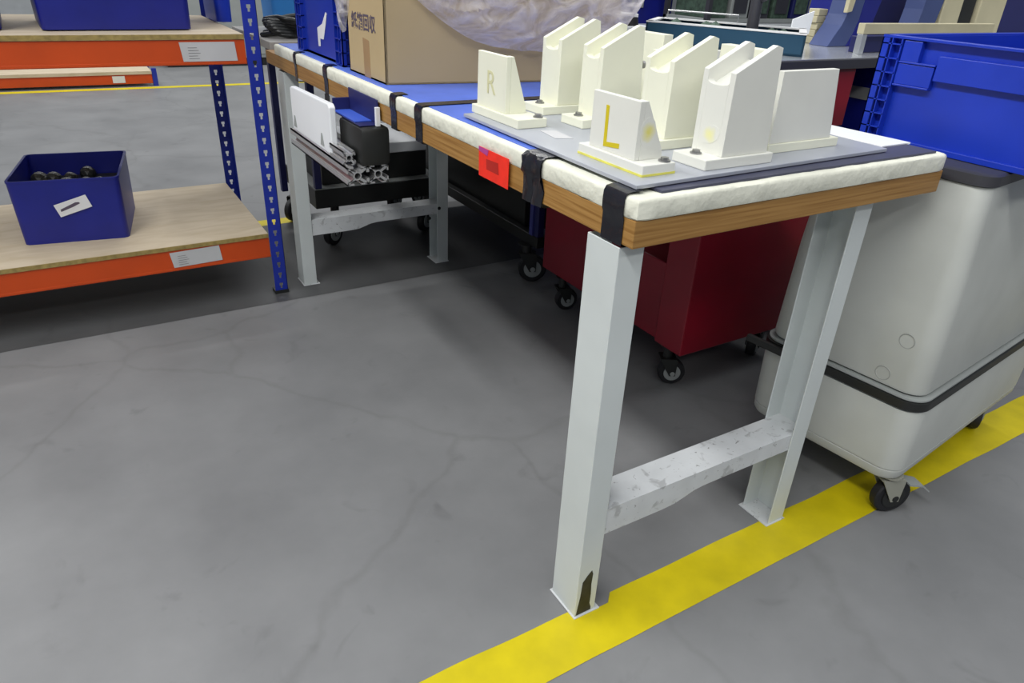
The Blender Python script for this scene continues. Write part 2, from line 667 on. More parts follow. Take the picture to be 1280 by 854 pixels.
def strap(y, w, m=M_TAPE, across=0.03, crumple=0.0, t=0.0012, z_end=0.797, label=None):
    """band that hugs the edge: top, round the foam, down the wood, tucked under"""
    mb = MB()
    prof = [(across, 0.8782), (0.022, 0.8788), (0.008, 0.8785), (0.000, 0.8772), (-0.0040, 0.870), (-0.0046, 0.856), (-0.0040, 0.844), (-0.0016, 0.838), (-0.0014, 0.82), (-0.0014, z_end), (0.004, z_end - 0.002), (0.03, z_end - 0.002)]
    n = 9
    ga, gb = [], []
    for j in range(n + 1):
        yy = y - w / 2 + w * j / n
        ra, rb = [], []
        for i, (x, z) in enumerate(prof):
            c = abs(noise.noise((yy * 90, z * 60, i * 0.7))) * crumple
            wy = noise.noise((z * 30, y * 7, 2)) * crumple * 2.0
            edge = 1 if 0 < i < len(prof) - 2 else 0
            ra.append(mb.bm.verts.new((x - c * edge, yy + wy, z)))
            rb.append(mb.bm.verts.new((x + t * 0.5, yy + wy, z - (t * 0.5 if z > 0.87 else -t * 0.2))))
        ga.append(ra)
        gb.append(rb)
    for g in (ga, gb):
        for j in range(n):
            for i in range(len(prof) - 1):
                mb.bm.faces.new((g[j][i], g[j + 1][i], g[j + 1][i + 1], g[j][i + 1]))
    return mb.build('tape_strap', m, WB, smooth=True, label=label)


strap(0.049, 0.050, label='wide black tape at the near corner')
strap(0.270, 0.060, crumple=0.010, z_end=0.793, label='crumpled shiny black tape')
strap(0.742, 0.036, across=0.74)
strap(0.885, 0.034)
strap(1.385, 0.034, z_end=0.77)
strap(1.690, 0.024, z_end=0.79)

# red card on the long edge
mb = MB()
mb.prism([(-0.0065, 0.345, 0.797), (-0.0065, 0.454, 0.797), (-0.0065, 0.456, 0.852), (-0.0065, 0.345, 0.852)], (0.0012, 0, 0))
rc = mb.build('red_label', M_RED, WB, label='red card stuck on the long edge')
mb = MB()
mb.prism([(-0.0070, 0.378, 0.815), (-0.0070, 0.424, 0.815), (-0.0070, 0.426, 0.834), (-0.0070, 0.382, 0.836)], (0.0004, 0, 0))
o = mb.build('dark_blot', mat('dark_red_ink', (0.42, 0.015, 0.008), 0.6), None)
o.parent = rc
mb = MB()
mb.prism([(-0.0070, 0.422, 0.840), (-0.0070, 0.455, 0.844), (-0.0070, 0.456, 0.8518), (-0.0070, 0.418, 0.8518)], (0.0004, 0, 0))
o = mb.build('purple_corner', mat('purple_ink', (0.42, 0.05, 0.25), 0.6), None)
o.parent = rc


def channel_leg(x, y, sx, name='leg', foot=True, lab=None):
    """C channel: web in the plane x, flanges pointing to sx"""
    d, w, t = 0.080, 0.050, 0.003
    mb = MB()
    xa, xb = (x, x + sx * w)
    mb.prism([(xa, y, 0.0036), (xb, y, 0.0036), (xb, y + t, 0.0036), (x + sx * t, y + t, 0.0036), (x + sx * t, y + d - t, 0.0036), (xb, y + d - t, 0.0036), (xb, y + d, 0.0036), (xa, y + d, 0.0036)], (0, 0, 0.7896))
    lg = mb.build(name, M_LEG, WB, bevel=0.0012, label=lab)
    mb = MB()
    mb.box((min(x - sx * 0.003, xb + sx * 0.010), y - 0.004, 0.0014), (max(x - sx * 0.003, xb + sx * 0.010), y + d + 0.005, 0.0035))
    f = mb.build('foot_plate', M_LEGD, None)
    f.parent = lg
    f.matrix_parent_inverse = WB_INV
    return lg


WB_INV = Matrix.Identity(4)
l1 = channel_leg(0.0, 0.0276, 1, lab='white steel leg with the paint scraped black at its foot')
channel_leg(0.619, 0.0276, -1)
channel_leg(0.0, 1.857, 1)
channel_leg(0.626, 1.857, -1)


def rail(y, x0, x1):
    mb = MB()
    zt = 0.262
    mb.box((x0, y + 0.0035, zt - 0.003), (x1, y + 0.0765, zt))
    # front and back flanges with a shallow arch in the lower edge
    for yy in (y + 0.0032, y + 0.0740):
        xs = [x0 + (x1 - x0) * i / 24 for i in range(25)]
        pts = [(x, yy, 0.200 + 0.020 * (1 / (1 + math.exp(-((x - x0) / (x1 - x0) - 0.42) * 45))) * (1 / (1 + math.exp(((x - x0) / (x1 - x0) - 0.985) * 60)))) for x in xs]
        pts += [(x1, yy, zt - 0.0001), (x0, yy, zt - 0.0001)]
        mb.prism(pts, (0, 0.003, 0))
    mb.build('crossbar', M_LEGD, WB, label='scuffed white steel crossbar')


rail(0.0276, 0.0035, 0.6155)
rail(1.857, 0.0035, 0.6225)
# punched holes with bolts in the far rail
for (x, z) in ((0.585, 0.243), (0.540, 0.206)):
    mb = MB()
    mb.cyl((x, 1.8545, z), (x, 1.8600, z), 0.007, seg=12)
    mb.build('bolt', M_BLACK, WB)

# scraped patch on the near leg
mb = MB()
pts = []
outline = [(0.006, 0.006), (0.012, 0.055), (0.014, 0.094), (0.024, 0.108), (0.034, 0.118), (0.0375, 0.108), (0.0365, 0.080), (0.0385, 0.050), (0.038, 0.026), (0.042, 0.014), (0.043, 0.006)]
mb.prism([(x - 0.003, 0.0271, z) for x, z in outline], (0, 0.0004, 0))
o = mb.build('scraped_patch', mat('bare_dark_steel', (0.022, 0.022, 0.016), 0.6, var=0.4, scale=60), None, label='black scraped patch')
o.parent = l1

# ---------------------------------------------------------------- jig plate and white board
mb = MB()
mb.prism([(0.020, 0.030, 0.8790), (0.640, 0.045, 0.8790), (0.650, 0.600, 0.8790), (0.030, 0.590, 0.8790)], (0, 0, 0.0062))
jp = tag(mb.build('base_plate', M_GREY, bevel=0.001), 'flat grey metal plate on the workbench carrying the ivory fixture blocks', 'plate')
mb = MB()
mb.prism([(0.672, 0.076, 0.8768), (0.765, 0.076, 0.8768), (0.752, 0.30, 0.8768), (0.672, 0.30, 0.8768)], (0, 0, 0.0035))
tag(mb.build('white_board', M_WHITE, bevel=0.0006), 'thin white board lying beside the grey plate at the far corner', 'board')
mb = MB()
mb.prism([(0.080, 0.330, 0.8854), (0.112, 0.318, 0.8854), (0.120, 0.385, 0.8854), (0.090, 0.395, 0.8854)], (0, 0, 0.0005))
tag(mb.build('white_sticker', mat('pale_grey_paper', (0.52, 0.52, 0.53), 0.7)), 'small pale paper strip stuck on the grey plate between the letter blocks', 'sticker')

ZP = 0.8853


def bolt(parent, x, y, z):
    mb = MB()
    mb.cyl((x, y, z - 0.001), (x, y, z + 0.0025), 0.0095, seg=20)
    mb.cyl((x, y, z + 0.0025), (x, y, z + 0.0065), 0.0065, seg=6)
    return mb.build('bolt', M_BOLT, parent)


def letter_block(y0, y1, x0, ztop, fy0, fy1, m, letter, lm, label, zb=0.9025, gx=0.118, dx=0.0):
    """low block with an upright letter plate facing the aisle and a sloping gusset at its near end"""
    e = empty('letter_block', (x0 + 0.033, (y0 + y1) / 2, ZP), label, 'fixture block')
    mb = MB()
    mb.box((x0, y0, ZP), (x0 + 0.066, y1, zb))
    mb.build('base', m, e, bevel=0.0015)
    mb = MB()
    px = x0 + 0.006
    mb.prism([(px, fy0, zb), (px, fy1, zb), (px + dx, fy1 - 0.001, ztop), (px + dx, fy0 - 0.001, ztop)], (0.010, 0, 0))
    pl = mb.build('letter_plate', m, e, bevel=0.001)
    mb = MB()
    mb.prism([(px + 0.010, fy0 - 0.0005, zb), (gx, fy0 - 0.0005, zb), (gx - 0.002, fy0 - 0.0005, zb + 0.014), (px + 0.016, fy0 - 0.0005, ztop), (px + 0.010, fy0 - 0.0005, ztop)], (0, 0.016, 0))
    mb.build('gusset', m, e, bevel=0.0008)
    bolt(e, x0 + 0.052, y0 + 0.011, zb)
    return e, px


# the L block
e, px = letter_block(0.062, 0.226, 0.056, 0.990, 0.091, 0.206, M_PALE, 'L', M_LETTER, 'pale letter block marked with a yellow L, nearest the bench corner')
mb = MB()
X = px - 0.0006
# stroke of the letter: tall bar and foot (reads L from the aisle side)
mb.prism([(X, 0.1290, 0.9130), (X, 0.1685, 0.9090), (X, 0.1695, 0.9725), (X, 0.1620, 0.9725), (X, 0.1610, 0.9170), (X, 0.1290, 0.9205)], (0.0005, 0, 0))
mb.build('letter', M_LETTER, e, label='yellow letter L')
mb = MB()
mb.box((0.0553, 0.0615, ZP + 0.0001), (0.1226, 0.2265, ZP + 0.0035))
mb.build('bottom_edge', M_STAIN, e, label='yellow-stained bottom edge')
mb = MB()
mb.prism([(0.083 + 0.0155 * math.cos(a), 0.0902, 0.944 + 0.023 * math.sin(a)) for a in [2 * math.pi * i / 18 for i in range(18)]], (0, 0.0004, 0))
mb.build('stain', smear_mat('soft_yellow_stain', (0.74, 0.68, 0.18), (0.083, 0.0900, 0.944), 0.017, (0.72, 0.72, 0.66)), e, label='yellow smear')

# the R block
e, px = letter_block(0.418, 0.600, 0.054, 1.006, 0.476, 0.588, M_IVORY, 'R', M_LETTER2, 'ivory letter block with a faint R, at the bag end of the grey plate', gx=0.108)
mtx = frame_mtx((px - 0.0005, 0.533, 0.950), (0, -1, 0), (0, 0, 1))
text_mesh('R', 0.062, M_LETTER2, 'letter', e, mtx, 0.0002)


def saddle(y0, y1, label, m=M_IVORY, stain=False, xe=0.320, grp='twin-finned saddle blocks on the grey plate'):
    """upright block: front web, two fins whose tops climb away from the aisle"""
    e = empty('saddle_block', (0.25, (y0 + y1) / 2, ZP), label, 'fixture block', grp)
    mb = MB()
    mb.box((0.176, y0 - 0.006, ZP), (0.330, y1 + 0.002, 0.9020))
    mb.build('base', m, e, bevel=0.0015)
    t = 0.011

    def fin(y):
        mb = MB()
        mb.prism([(0.215, y, 0.9021), (xe, y, 0.9021), (0.309, y, 1.0635), (0.296, y, 1.0672), (0.2155, y, 1.0285)], (0, t, 0))
        mb.build('fin', m, e, bevel=0.0008)
    fin(y0)
    fin(y1 - t)
    mb = MB()
    n = 10
    ym, hw = (y0 + y1) / 2, (y1 - y0) / 2 - t
    # web with a curved saddle in its upper edge
    arc = [(0.2155, ym + hw * math.cos(a), 1.013 - 0.006 * math.sin(a)) for a in [math.pi * i / n for i in range(n + 1)]]
    pts = [(0.2155, ym - hw, 0.9021), (0.2155, ym + hw, 0.9021)] + arc
    mb.prism(pts, (0.014, 0, 0))
    mb.build('web', m, e)
    # sloping seat between the fins
    mb = MB()
    mb.prism([(0.2296, ym - hw, 0.990), (0.2296, ym - hw, 1.0065), (0.300, ym - hw, 1.040), (0.300, ym - hw, 1.020)], (0, 2 * hw, 0))
    mb.build('seat', m, e)
    bolt(e, 0.196, ym + 0.004, 0.9020)
    if stain:
        mb = MB()
        mb.prism([(0.2151, ym + 0.021 * math.cos(a), 0.932 + 0.015 * math.sin(a) - 0.004 * math.cos(a)) for a in [2 * math.pi * i / 16 for i in range(16)]], (0.0004, 0, 0))
        mb.build('stain', smear_mat('pale_yellow_stain', (0.80, 0.77, 0.30), (0.215, ym, 0.932), 0.016, (0.72, 0.72, 0.66)), e, label='yellow smear')
    return e


saddle(0.058, 0.126, 'saddle block with a yellow smear on its web, nearest the short bench end', M_PALE, True)
saddle(0.194, 0.266, 'saddle block directly behind the yellow L block')
saddle(0.386, 0.450, 'saddle block third from the short bench end, its fins beside the white case')
saddle(0.524, 0.592, 'saddle block nearest the plastic bag, farthest from the short bench end')


def end_block(y0, label, lean=0.0):
    e = empty('end_block', (0.46, y0 + 0.06, ZP), label, 'fixture block', 'square-topped end blocks on the grey plate')
    m = M_IVORY
    B('base', m, (0.372, y0 - 0.004, ZP), (0.560, y0 + 0.200, 0.9010), e, 0.0012)
    mb = MB()
    mb.prism([(0.376, y0, 0.9011), (0.539, y0, 0.9011), (0.536, y0, 0.925), (0.520, y0, 1.0215), (0.376, y0, 1.0215)], (0, 0.013, 0))
    mb.build('front_plate', M_PALE, e, bevel=0.0008)
    mb = MB()
    mb.box((0.376, y0 + 0.0135, 0.9011), (0.388, y0 + 0.060, 1.0200))
    mb.build('side_plate', m, e, bevel=0.0008)
    mb = MB()
    mb.box((0.402, y0 + 0.0605, 0.9011), (0.426, y0 + 0.175, 1.0460))
    mb.build('rear_plate', m, e, bevel=0.0008)
    bolt(e, 0.545, y0 + 0.10, 0.9010)
    return e


end_block(0.101, 'square-topped end block at the short bench end, right of the saddle blocks')
end_block(0.372, 'square-topped end block between the second and third saddle blocks, with a black screw')
mb = MB()
mb.cyl((0.3755, 0.425, 0.992), (0.350, 0.425, 0.992), 0.0038, seg=12)
mb.cyl((0.350, 0.425, 0.992), (0.344, 0.425, 0.992), 0.0075, seg=12)
o = mb.build('clamp_screw', M_BOLT)
tag(o, 'small dark screw sticking out of the rear square-topped end block', 'screw')

# ---------------------------------------------------------------- cardboard box and bag
cb = empty('cardboard_box', (0.35, 1.25, 0.8768), 'brown cardboard carton with dark printed characters, on the blue mat', 'box')
BR = math.radians(-7)
bx0, by0, bw, bd, bz0, bz1 = 0.036, 1.016, 0.66, 0.262, 0.8772, 1.235


def bpt(u, v, z):
    """u along the long side, v into depth"""
    return (bx0 + u * math.cos(BR) - v * math.sin(math.radians(0)), by0 + u * math.sin(BR) + v, z)


mb = MB()
t = 0.005
for (u0, u1, v0, v1) in ((0, bw, 0, t), (0, bw, bd - t, bd), (0, t, 0, bd), (bw - t, bw, 0, bd)):
    mb.prism([bpt(u0, v0, bz0), bpt(u1, v0, bz0), bpt(u1, v1, bz0), bpt(u0, v1, bz0)], (0, 0, bz1 - bz0))
mb.prism([bpt(0, 0, bz0), bpt(bw, 0, bz0), bpt(bw, bd, bz0), bpt(0, bd, bz0)], (0, 0, 0.004))
mb.build('carton', M_CARD, cb)
mb = MB()
mb.prism([(bx0 - 0.0004, 1.120, bz0), (bx0 - 0.0004, 1.165, bz0), (bx0 - 0.0004, 1.168, 0.972), (bx0 - 0.0004, 1.124, 0.968)], (0.0003, 0, 0))
mb.build('tape', M_CTAPE, cb, label='brown parcel tape')
mtx = frame_mtx((bx0 - 0.0006, 1.160, 1.006), (0, -1, 0.0), (0, 0, 1))
text_mesh('紙箱回収', 0.043, M_INK, 'printed_text', cb, mtx, 0.0002, 0.0008)


def bag():
    mb = MB()
    # lower hem follows a sagging curve across the face, the film bulges off it and folds over the rim
    NU, NV = 90, 46
    grid = []
    U0, U1 = 0.025, 0.692
    for i in range(NU + 1):
        s = i / NU
        u = U0 + (U1 - U0) * s
        k = min(1.0, max(0.0, (s)))
        hem = 0.957 + 0.10 * abs(2 * s - 1.0) ** 9 + 0.006 * noise.noise((s * 7, 0.4, 0))
        if s < 0.5:
            hem = 0.957 + 0.16 * abs(2 * s - 1.0) ** 2.0
        row = []
        for j in range(NV + 1):
            v = j / NV
            if v < 0.82:
                w = v / 0.82
                z = hem + (bz1 + 0.012 - hem) * w
                bul = 0.012 + 0.085 * math.sin(min(1, w * 1.05) * math.pi) ** 0.7 * (0.55 + 0.45 * math.sin(math.pi * s))
                if w > 0.85:
                    bul *= 1 - (w - 0.85) / 0.15 * 0.8
                y_in = -bul
            else:
                w = (v - 0.82) / 0.18
                z = bz1 + 0.012 - 0.09 * w * w
                y_in = -0.006 + 0.16 * w
            p = Vector((u * 5, v * 3, 0))
            wr = noise.noise(Vector((u * 9 + v * 5, v * 7 - u * 3, 1.3))) * 0.012 + (abs(noise.noise(Vector((u * 14 - v * 9, v * 5, 4.1)))) - 0.25) * 0.016
            fade = 1 if y_in < -0.01 else 0.25
            bp_ = bpt(u, 0, z)
            row.append(mb.bm.verts.new((bp_[0], min(bp_[1] - 0.004 + y_in + wr * fade, bp_[1] - 0.002) if v < 0.82 else bp_[1] + y_in + 0.006, z + wr * 0.3)))
        grid.append(row)
    for i in range(NU):
        for j in range(NV):
            mb.bm.faces.new((grid[i][j], grid[i + 1][j], grid[i + 1][j + 1], grid[i][j + 1]))
    # flap hanging over the short side
    NU2, NV2 = 24, 26
    g2 = []
    for i in range(NU2 + 1):
        s = i / NU2
        y = 1.200 + 0.125 * s
        hem = 0.970 + 0.28 * abs(1 - s) ** 2.2
        row = []
        for j in range(NV2 + 1):
            v = j / NV2
            z = hem + (bz1 + 0.02 - hem) * v if hem < bz1 else bz1 + 0.02
            bul = -0.004 + 0.022 * math.sin(math.pi * v) ** 0.6
            wr = abs(noise.noise(Vector((y * 16, z * 10, 8)))) * 0.010
            row.append(mb.bm.verts.new((bx0 - bul - wr, y, z)))
        g2.append(row)
    for i in range(NU2):
        for j in range(NV2):
            mb.bm.faces.new((g2[i][j], g2[i + 1][j], g2[i + 1][j + 1], g2[i][j + 1]))
    return mb.build('plastic_bag', M_BAG, smooth=True)


tag(bag(), 'crumpled translucent white plastic bag bulging over the carton rim', 'bag')


# ---------------------------------------------------------------- crates
def crate(name, x0, y0, z0, L_, D_, H_, m, label, group=None, rz=0.0, ribs=True, wall=0.006, taper=0.0):
    """open stacking crate written in its own coordinates: corner at 0,0"""
    e = empty(name, (x0, y0, z0), label, 'crate', group, rz, plain=False)
    mb = MB()
    i = 0.010 if ribs else 0.0
    w = wall
    mb.box((i, i, 0.0), (L_ - i, D_ - i, w))
    for (a, b) in (((i, i), (L_ - i, i + w)), ((i, D_ - i - w), (L_ - i, D_ - i)), ((i, i), (i + w, D_ - i)), ((L_ - i - w, i), (L_ - i, D_ - i))):
        mb.box((a[0], a[1], 0), (b[0], b[1], H_ - 0.004))
    body = mb.build('body', m, e)
    mb = MB()
    for (a, b) in (((0, 0), (L_, 0.014)), ((0, D_ - 0.014), (L_, D_)), ((0, 0), (0.014, D_)), ((L_ - 0.014, 0), (L_, D_))):
        mb.box((a[0], a[1], H_ - 0.012), (b[0], b[1], H_))
    mb.build('rim', m, e)
    if ribs:
        # corner columns built as ladders
        for (cx, sx) in ((0.0, 1), (L_, -1)):
            for (cy, sy) in ((0.0, 1), (D_, -1)):
                mb = MB()
                for q in (0.0, 0.030, 0.060):
                    # vertical ribs on the y faces and x faces
                    xx = cx + sx * q
                    mb.box((min(xx, xx + sx * 0.003), min(cy, cy + sy * 0.012), 0.0), (max(xx, xx + sx * 0.003), max(cy, cy + sy * 0.012), H_ - 0.012))
                    yy = cy + sy * q
                    mb.box((min(cx, cx + sx * 0.012), min(yy, yy + sy * 0.003), 0.0), (max(cx, cx + sx * 0.012), max(yy, yy + sy * 0.003), H_ - 0.012))
                k = 0
                z = 0.0
                while z < H_ - 0.02:
                    mb.box((min(cx, cx + sx * 0.063), min(cy, cy + sy * 0.012), z), (max(cx, cx + sx * 0.063), max(cy, cy + sy * 0.012), z + 0.003))
                    mb.box((min(cx, cx + sx * 0.012), min(cy, cy + sy * 0.063), z), (max(cx, cx + sx * 0.012), max(cy, cy + sy * 0.063), z + 0.003))
                    z += 0.034
                mb.build('corner_ribs', m, e)
    return e


# tall blue crate on the bench behind the carton
c1 = crate('blue_crate', 0.036, 1.335, 0.8785, 0.34, 0.44, 0.30, mat('royal_blue_plastic', (0.007, 0.028, 0.32), 0.35), 'blue ribbed crate with a torn white label, behind the carton on the bench')
mb = MB()
mb.prism([(0.0088, 0.245, 0.028), (0.0088, 0.225, 0.030), (0.0088, 0.222, 0.052), (0.0088, 0.190, 0.052), (0.0088, 0.165, 0.090), (0.0088, 0.145, 0.125), (0.0088, 0.155, 0.130), (0.0088, 0.195, 0.095), (0.0088, 0.245, 0.080)][::-1], (0.0006, 0, 0))
mb.build('torn_label', M_PAPER, c1, label='torn white paper label')

# shelf bins on the rack
# blue bin with label, on the lower shelf
lb = empty('storage_bin', (-0.69, 2.19, 0.2432), 'deep blue storage bin with a tilted white label, on the lower rack shelf', 'bin', rz=math.radians(-9), plain=False)


def open_bin(e, hx, hy, h, m, flare=0.03, lip=0.008):
    mb = MB()
    w = 0.006
    ro = [rrect(0, 0, hx - flare * (1 - z / h) * 0.5, hy - flare * (1 - z / h) * 0.5, 0.02, z) for z in (0, h * 0.5, h)]
    ro += [rrect(0, 0, hx + lip * 0.2, hy + lip * 0.2, 0.022, h - 0.001), rrect(0, 0, hx + lip * 0.2, hy + lip * 0.2, 0.022, h + 0.006)]
    ri = [rrect(0, 0, hx - w, hy - w, 0.018, h + 0.006), rrect(0, 0, hx - w - flare * 0.5, hy - w - flare * 0.5, 0.016, w)]
    mb.loft(ro + ri, cap=True)
    return mb.build('body', m, e, smooth=True)


open_bin(lb, 0.165, 0.190, 0.212, M_DBLUE, 0.012)
mb = MB()
c, s_ = math.cos(math.radians(17)), math.sin(math.radians(17))


def lab(u, v):
    return (0.012 + u * c - v * s_, -0.1925, 0.128 + u * s_ + v * c)


mb.prism([lab(-0.052, -0.022), lab(0.052, -0.022), lab(0.052, 0.022), lab(-0.052, 0.022)], (0, 0.0008, 0))
lw = mb.build('paper_label', M_PAPER, lb, label='white paper label with a black smear')
mb = MB()


def lab2(u, v):
    p = lab(u, v)
    return (p[0], p[1] - 0.0005, p[2])


mb.prism([lab2(-0.042, -0.006), lab2(0.000, -0.003), lab2(0.024, 0.001), lab2(0.022, 0.006), lab2(0.012, 0.009), lab2(-0.010, 0.006), lab2(-0.040, 0.002)], (0, 0.0004, 0))
o = mb.build('black_smear', M_INK, None)
o.parent = lw
# small dark parts heaped in the bin
mb = MB()
for k in range(16):
    px_, py_ = random.uniform(-0.12, 0.12), random.uniform(-0.15, 0.15)
    r = random.uniform(0.018, 0.035)
    bmesh.ops.create_icosphere(mb.bm, subdivisions=2, radius=r, matrix=Matrix.Translation((px_, py_, 0.150 + random.uniform(-0.01, 0.02))))
mb.box((-0.145, -0.170, 0.009), (0.145, 0.170, 0.140))
o = mb.build('cable_heap', M_BLACK)
o.location = (-0.69, 2.19, 0.2432)
o.rotation_euler = (0, 0, math.radians(-9))
o['kind'] = 'stuff'
tag(o, 'heap of small black parts inside the deep blue storage bin', 'parts')

ub = empty('storage_bin', (-0.47, 2.13, 0.9222), 'deep blue bin on the upper rack shelf, cut by the top of the photo', 'bin', rz=math.radians(2), plain=False)
open_bin(ub, 0.215, 0.195, 0.24, M_DBLUE, 0.012)
ub3 = empty('storage_bin', (-1.02, 2.14, 0.9222), 'deep blue bin at the far left of the upper rack shelf', 'bin', rz=math.radians(1), plain=False)
open_bin(ub3, 0.25, 0.195, 0.24, M_DBLUE, 0.012)
ub2 = empty('small_bin', (-0.100, 2.32, 0.9222), 'narrow bright blue bin on the upper rack shelf beside the post', 'bin', plain=False)
open_bin(ub2, 0.03, 0.12, 0.15, M_BLUE, 0.006)

# ---------------------------------------------------------------- rack
RK = empty('shelving_rack', (-1.0, 2.18, 0), 'blue and orange boltless shelving rack with chipboard shelves at the left', 'shelving')


def slotted_face(mb, x0, x1, y, z0, z1, pitch=0.0418, phase=0.012, hw=0.0065, hh=0.0105, solid=()):
    """sheet in the plane y with a column of tapered slots"""
    zc = z0 + phase
    xm = (x0 + x1) / 2
    t = 0.002
    z = z0
    while z < z1 - 1e-4:
        zt = min(z + pitch, z1)
        if zt - z < pitch - 1e-3:
            mb.box((x0, y, z), (x1, y + t, zt))
            break
        zc = (z + zt) / 2
        a, b = zc - hh, zc + hh
        mb.box((x0, y, z), (x1, y + t, a))
        mb.box((x0, y, b), (x1, y + t, zt))
        # sides, with a narrower lower half
        mb.box((x0, y, zc), (xm - hw, y + t, b))
        mb.box((xm + hw, y, zc), (x1, y + t, b))
        mb.box((x0, y, a), (xm - hw * 0.55, y + t, zc))
        mb.box((xm + hw * 0.55, y, a), (x1, y + t, zc))
        z = zt


def post(x0, x1, y, yb, top=2.0, side=1):
    """angle post: slotted face at y, flange from y to yb on the outer side"""
    mb = MB()
    slotted_face(mb, x0, x1, y, 0.012, top)
    xf = x1 if side > 0 else x0
    mb.box((min(xf - side * 0.002, xf), min(y, yb), 0.012), (max(xf - side * 0.002, xf), max(y, yb), top))
    p = mb.build('post', M_POST, RK, label='blue slotted steel post')
    mb = MB()
    mb.box((x0 - 0.002, min(y, yb) - 0.002, 0.0005), (x1 + 0.002, max(y, yb) + 0.002, 0.014))
    f = mb.build('foot_cap', M_BLACK, None)
    f.parent = p
    return p


post(-0.119, -0.072, 1.828, 1.866)
post(-0.119, -0.072, 2.560, 2.524)
post(-1.93, -1.883, 1.828, 1.866, side=-1)
post(-1.93, -1.883, 2.560, 2.524, side=-1)


def beam(y, z0, z1, label=None):
    mb = MB()
    mb.box((-1.882, y, z0), (-0.120, y + 0.022, z1))
    mb.box((-1.882, y - 0.001, z0 + 0.002), (-0.120, y, z0 + 0.010))
    return mb.build('beam', M_ORANGE, RK, bevel=0.001, label=label)


for (z0, z1) in ((0.151, 0.226), (0.827, 0.901), (1.60, 1.675)):  # topmost beams are out of view, added to shade the floor
    beam(1.834, z0, z1, 'orange steel beam')
    beam(2.532, z0, z1)
for z in (0.2265, 0.9015, 1.6755):  # highest board is unseen, added for the shade it casts below
    mb = MB()
    # chipboard with shallow panel joints
    ys = (1.832, 2.072, 2.312, 2.552)
    for k in range(3):
        mb.box((-1.880, ys[k] + 0.0006, z), (-0.121, ys[k + 1] - 0.0006, z + 0.0165))
    mb.build('shelf_board', M_BOARD, RK, bevel=0.0006, label='pale chipboard shelf')
    mb = MB()
    mb.box((-1.880, 1.8300, z + 0.001), (-0.121, 1.8322, z + 0.0155))
    mb.build('board_edge', M_EDGE, RK)


def card(x0, x1, z0, z1, ang, qr):
    mb = MB()
    cx, cz = (x0 + x1) / 2, (z0 + z1) / 2
    ca, sa = math.cos(ang), math.sin(ang)

    def P(u, v, y):
        return (cx + u * ca - v * sa, y, cz + u * sa + v * ca)
    hx, hz = (x1 - x0) / 2, (z1 - z0) / 2
    mb.prism([P(-hx, hz, 1.8318), P(-hx + 0.006, -hz, 1.8318), P(hx, -hz, 1.8318), P(hx - 0.004, hz, 1.8318)], (0, 0.0008, 0))
    cd = mb.build('shelf_label', mat('shelf_card_paper', (0.50, 0.50, 0.50), 0.7), RK, label='white paper shelf label')
    mb = MB()
    for k in range(5):
        mb.prism([P(-hx * 0.72, hz * (0.45 - 0.28 * k), 1.8313), P(-hx * 0.72, hz * (0.40 - 0.28 * k), 1.8313), P(-hx * (0.40 - 0.05 * (k % 3)), hz * (0.40 - 0.28 * k), 1.8313), P(-hx * (0.40 - 0.05 * (k % 3)), hz * (0.45 - 0.28 * k), 1.8313)], (0, 0.0004, 0))
    o = mb.build('print', mat('faint_print', (0.17, 0.17, 0.17), 0.8), None)
    o.parent = cd
    return cd


card(-0.318, -0.148, 0.838, 0.895, 0.0, True)
card(-0.458, -0.290, 0.166, 0.222, math.radians(1.5), True)

# ---------------------------------------------------------------- side fixture (profile rail under the bench edge)
SF = empty('profile_fixture', (-0.04, 1.3, 0.62), 'aluminium profile fixture with white plate and black cover, clamped under the bench edge', 'fixture')


def extrusion(x0, x1, z0, z1, y0, y1, name, cells):
    """T-slot profile: outer channels and round bores at the end"""
    mb = MB()
    cxs = [(x0 + (x1 - x0) * (k + 0.5) / cells) for k in range(cells)]
    w = (x1 - x0) / cells
    h = z1 - z0
    for cx in cxs:
        cz = (z0 + z1) / 2
        r_i, r_o = h * 0.17, h * 0.24
        # hollow core as an octagonal tube
        n = 16
        A = []
        for k in range(n):
            a = 2 * math.pi * k / n
            A.append([(cx + r * math.cos(a), y, cz + r * math.sin(a)) for (r, y) in ((r_o, y0), (r_o, y1), (r_i, y1), (r_i, y0))])
        V = [[mb.bm.verts.new(p) for p in q] for q in A]
        for k in range(n):
            a, b = V[k], V[(k + 1) % n]
            for j in range(4):
                mb.bm.faces.new((a[j], a[(j + 1) % 4], b[(j + 1) % 4], b[j]))
        # diagonal webs and corner lands
        for sx in (-1, 1):
            for sz in (-1, 1):
                px_, pz_ = cx + sx * w * 0.5, cz + sz * h * 0.5
                ux, uz = sx * r_o * 0.72, sz * r_o * 0.72
                t = h * 0.05
                mb.prism([(cx + ux - t, y0, cz + uz + t * sx * sz), (cx + ux + t, y0, cz + uz - t * sx * sz), (px_ + t * -sx * 0.2, y0, pz_ - sz * t * 2.4), (px_ - sx * t * 2.4, y0, pz_ - sz * t * 0.2)], (0, y1 - y0, 0))
                mb.box((min(px_, px_ - sx * w * 0.33), y0, min(pz_, pz_ - sz * t * 1.6)), (max(px_, px_ - sx * w * 0.33), y1, max(pz_, pz_ - sz * t * 1.6)))
                mb.box((min(px_, px_ - sx * t * 1.6), y0, min(pz_, pz_ - sz * h * 0.33)), (max(px_, px_ - sx * t * 1.6), y1, max(pz_, pz_ - sz * h * 0.33)))
    return mb.build(name, M_ALU, SF, smooth=False)


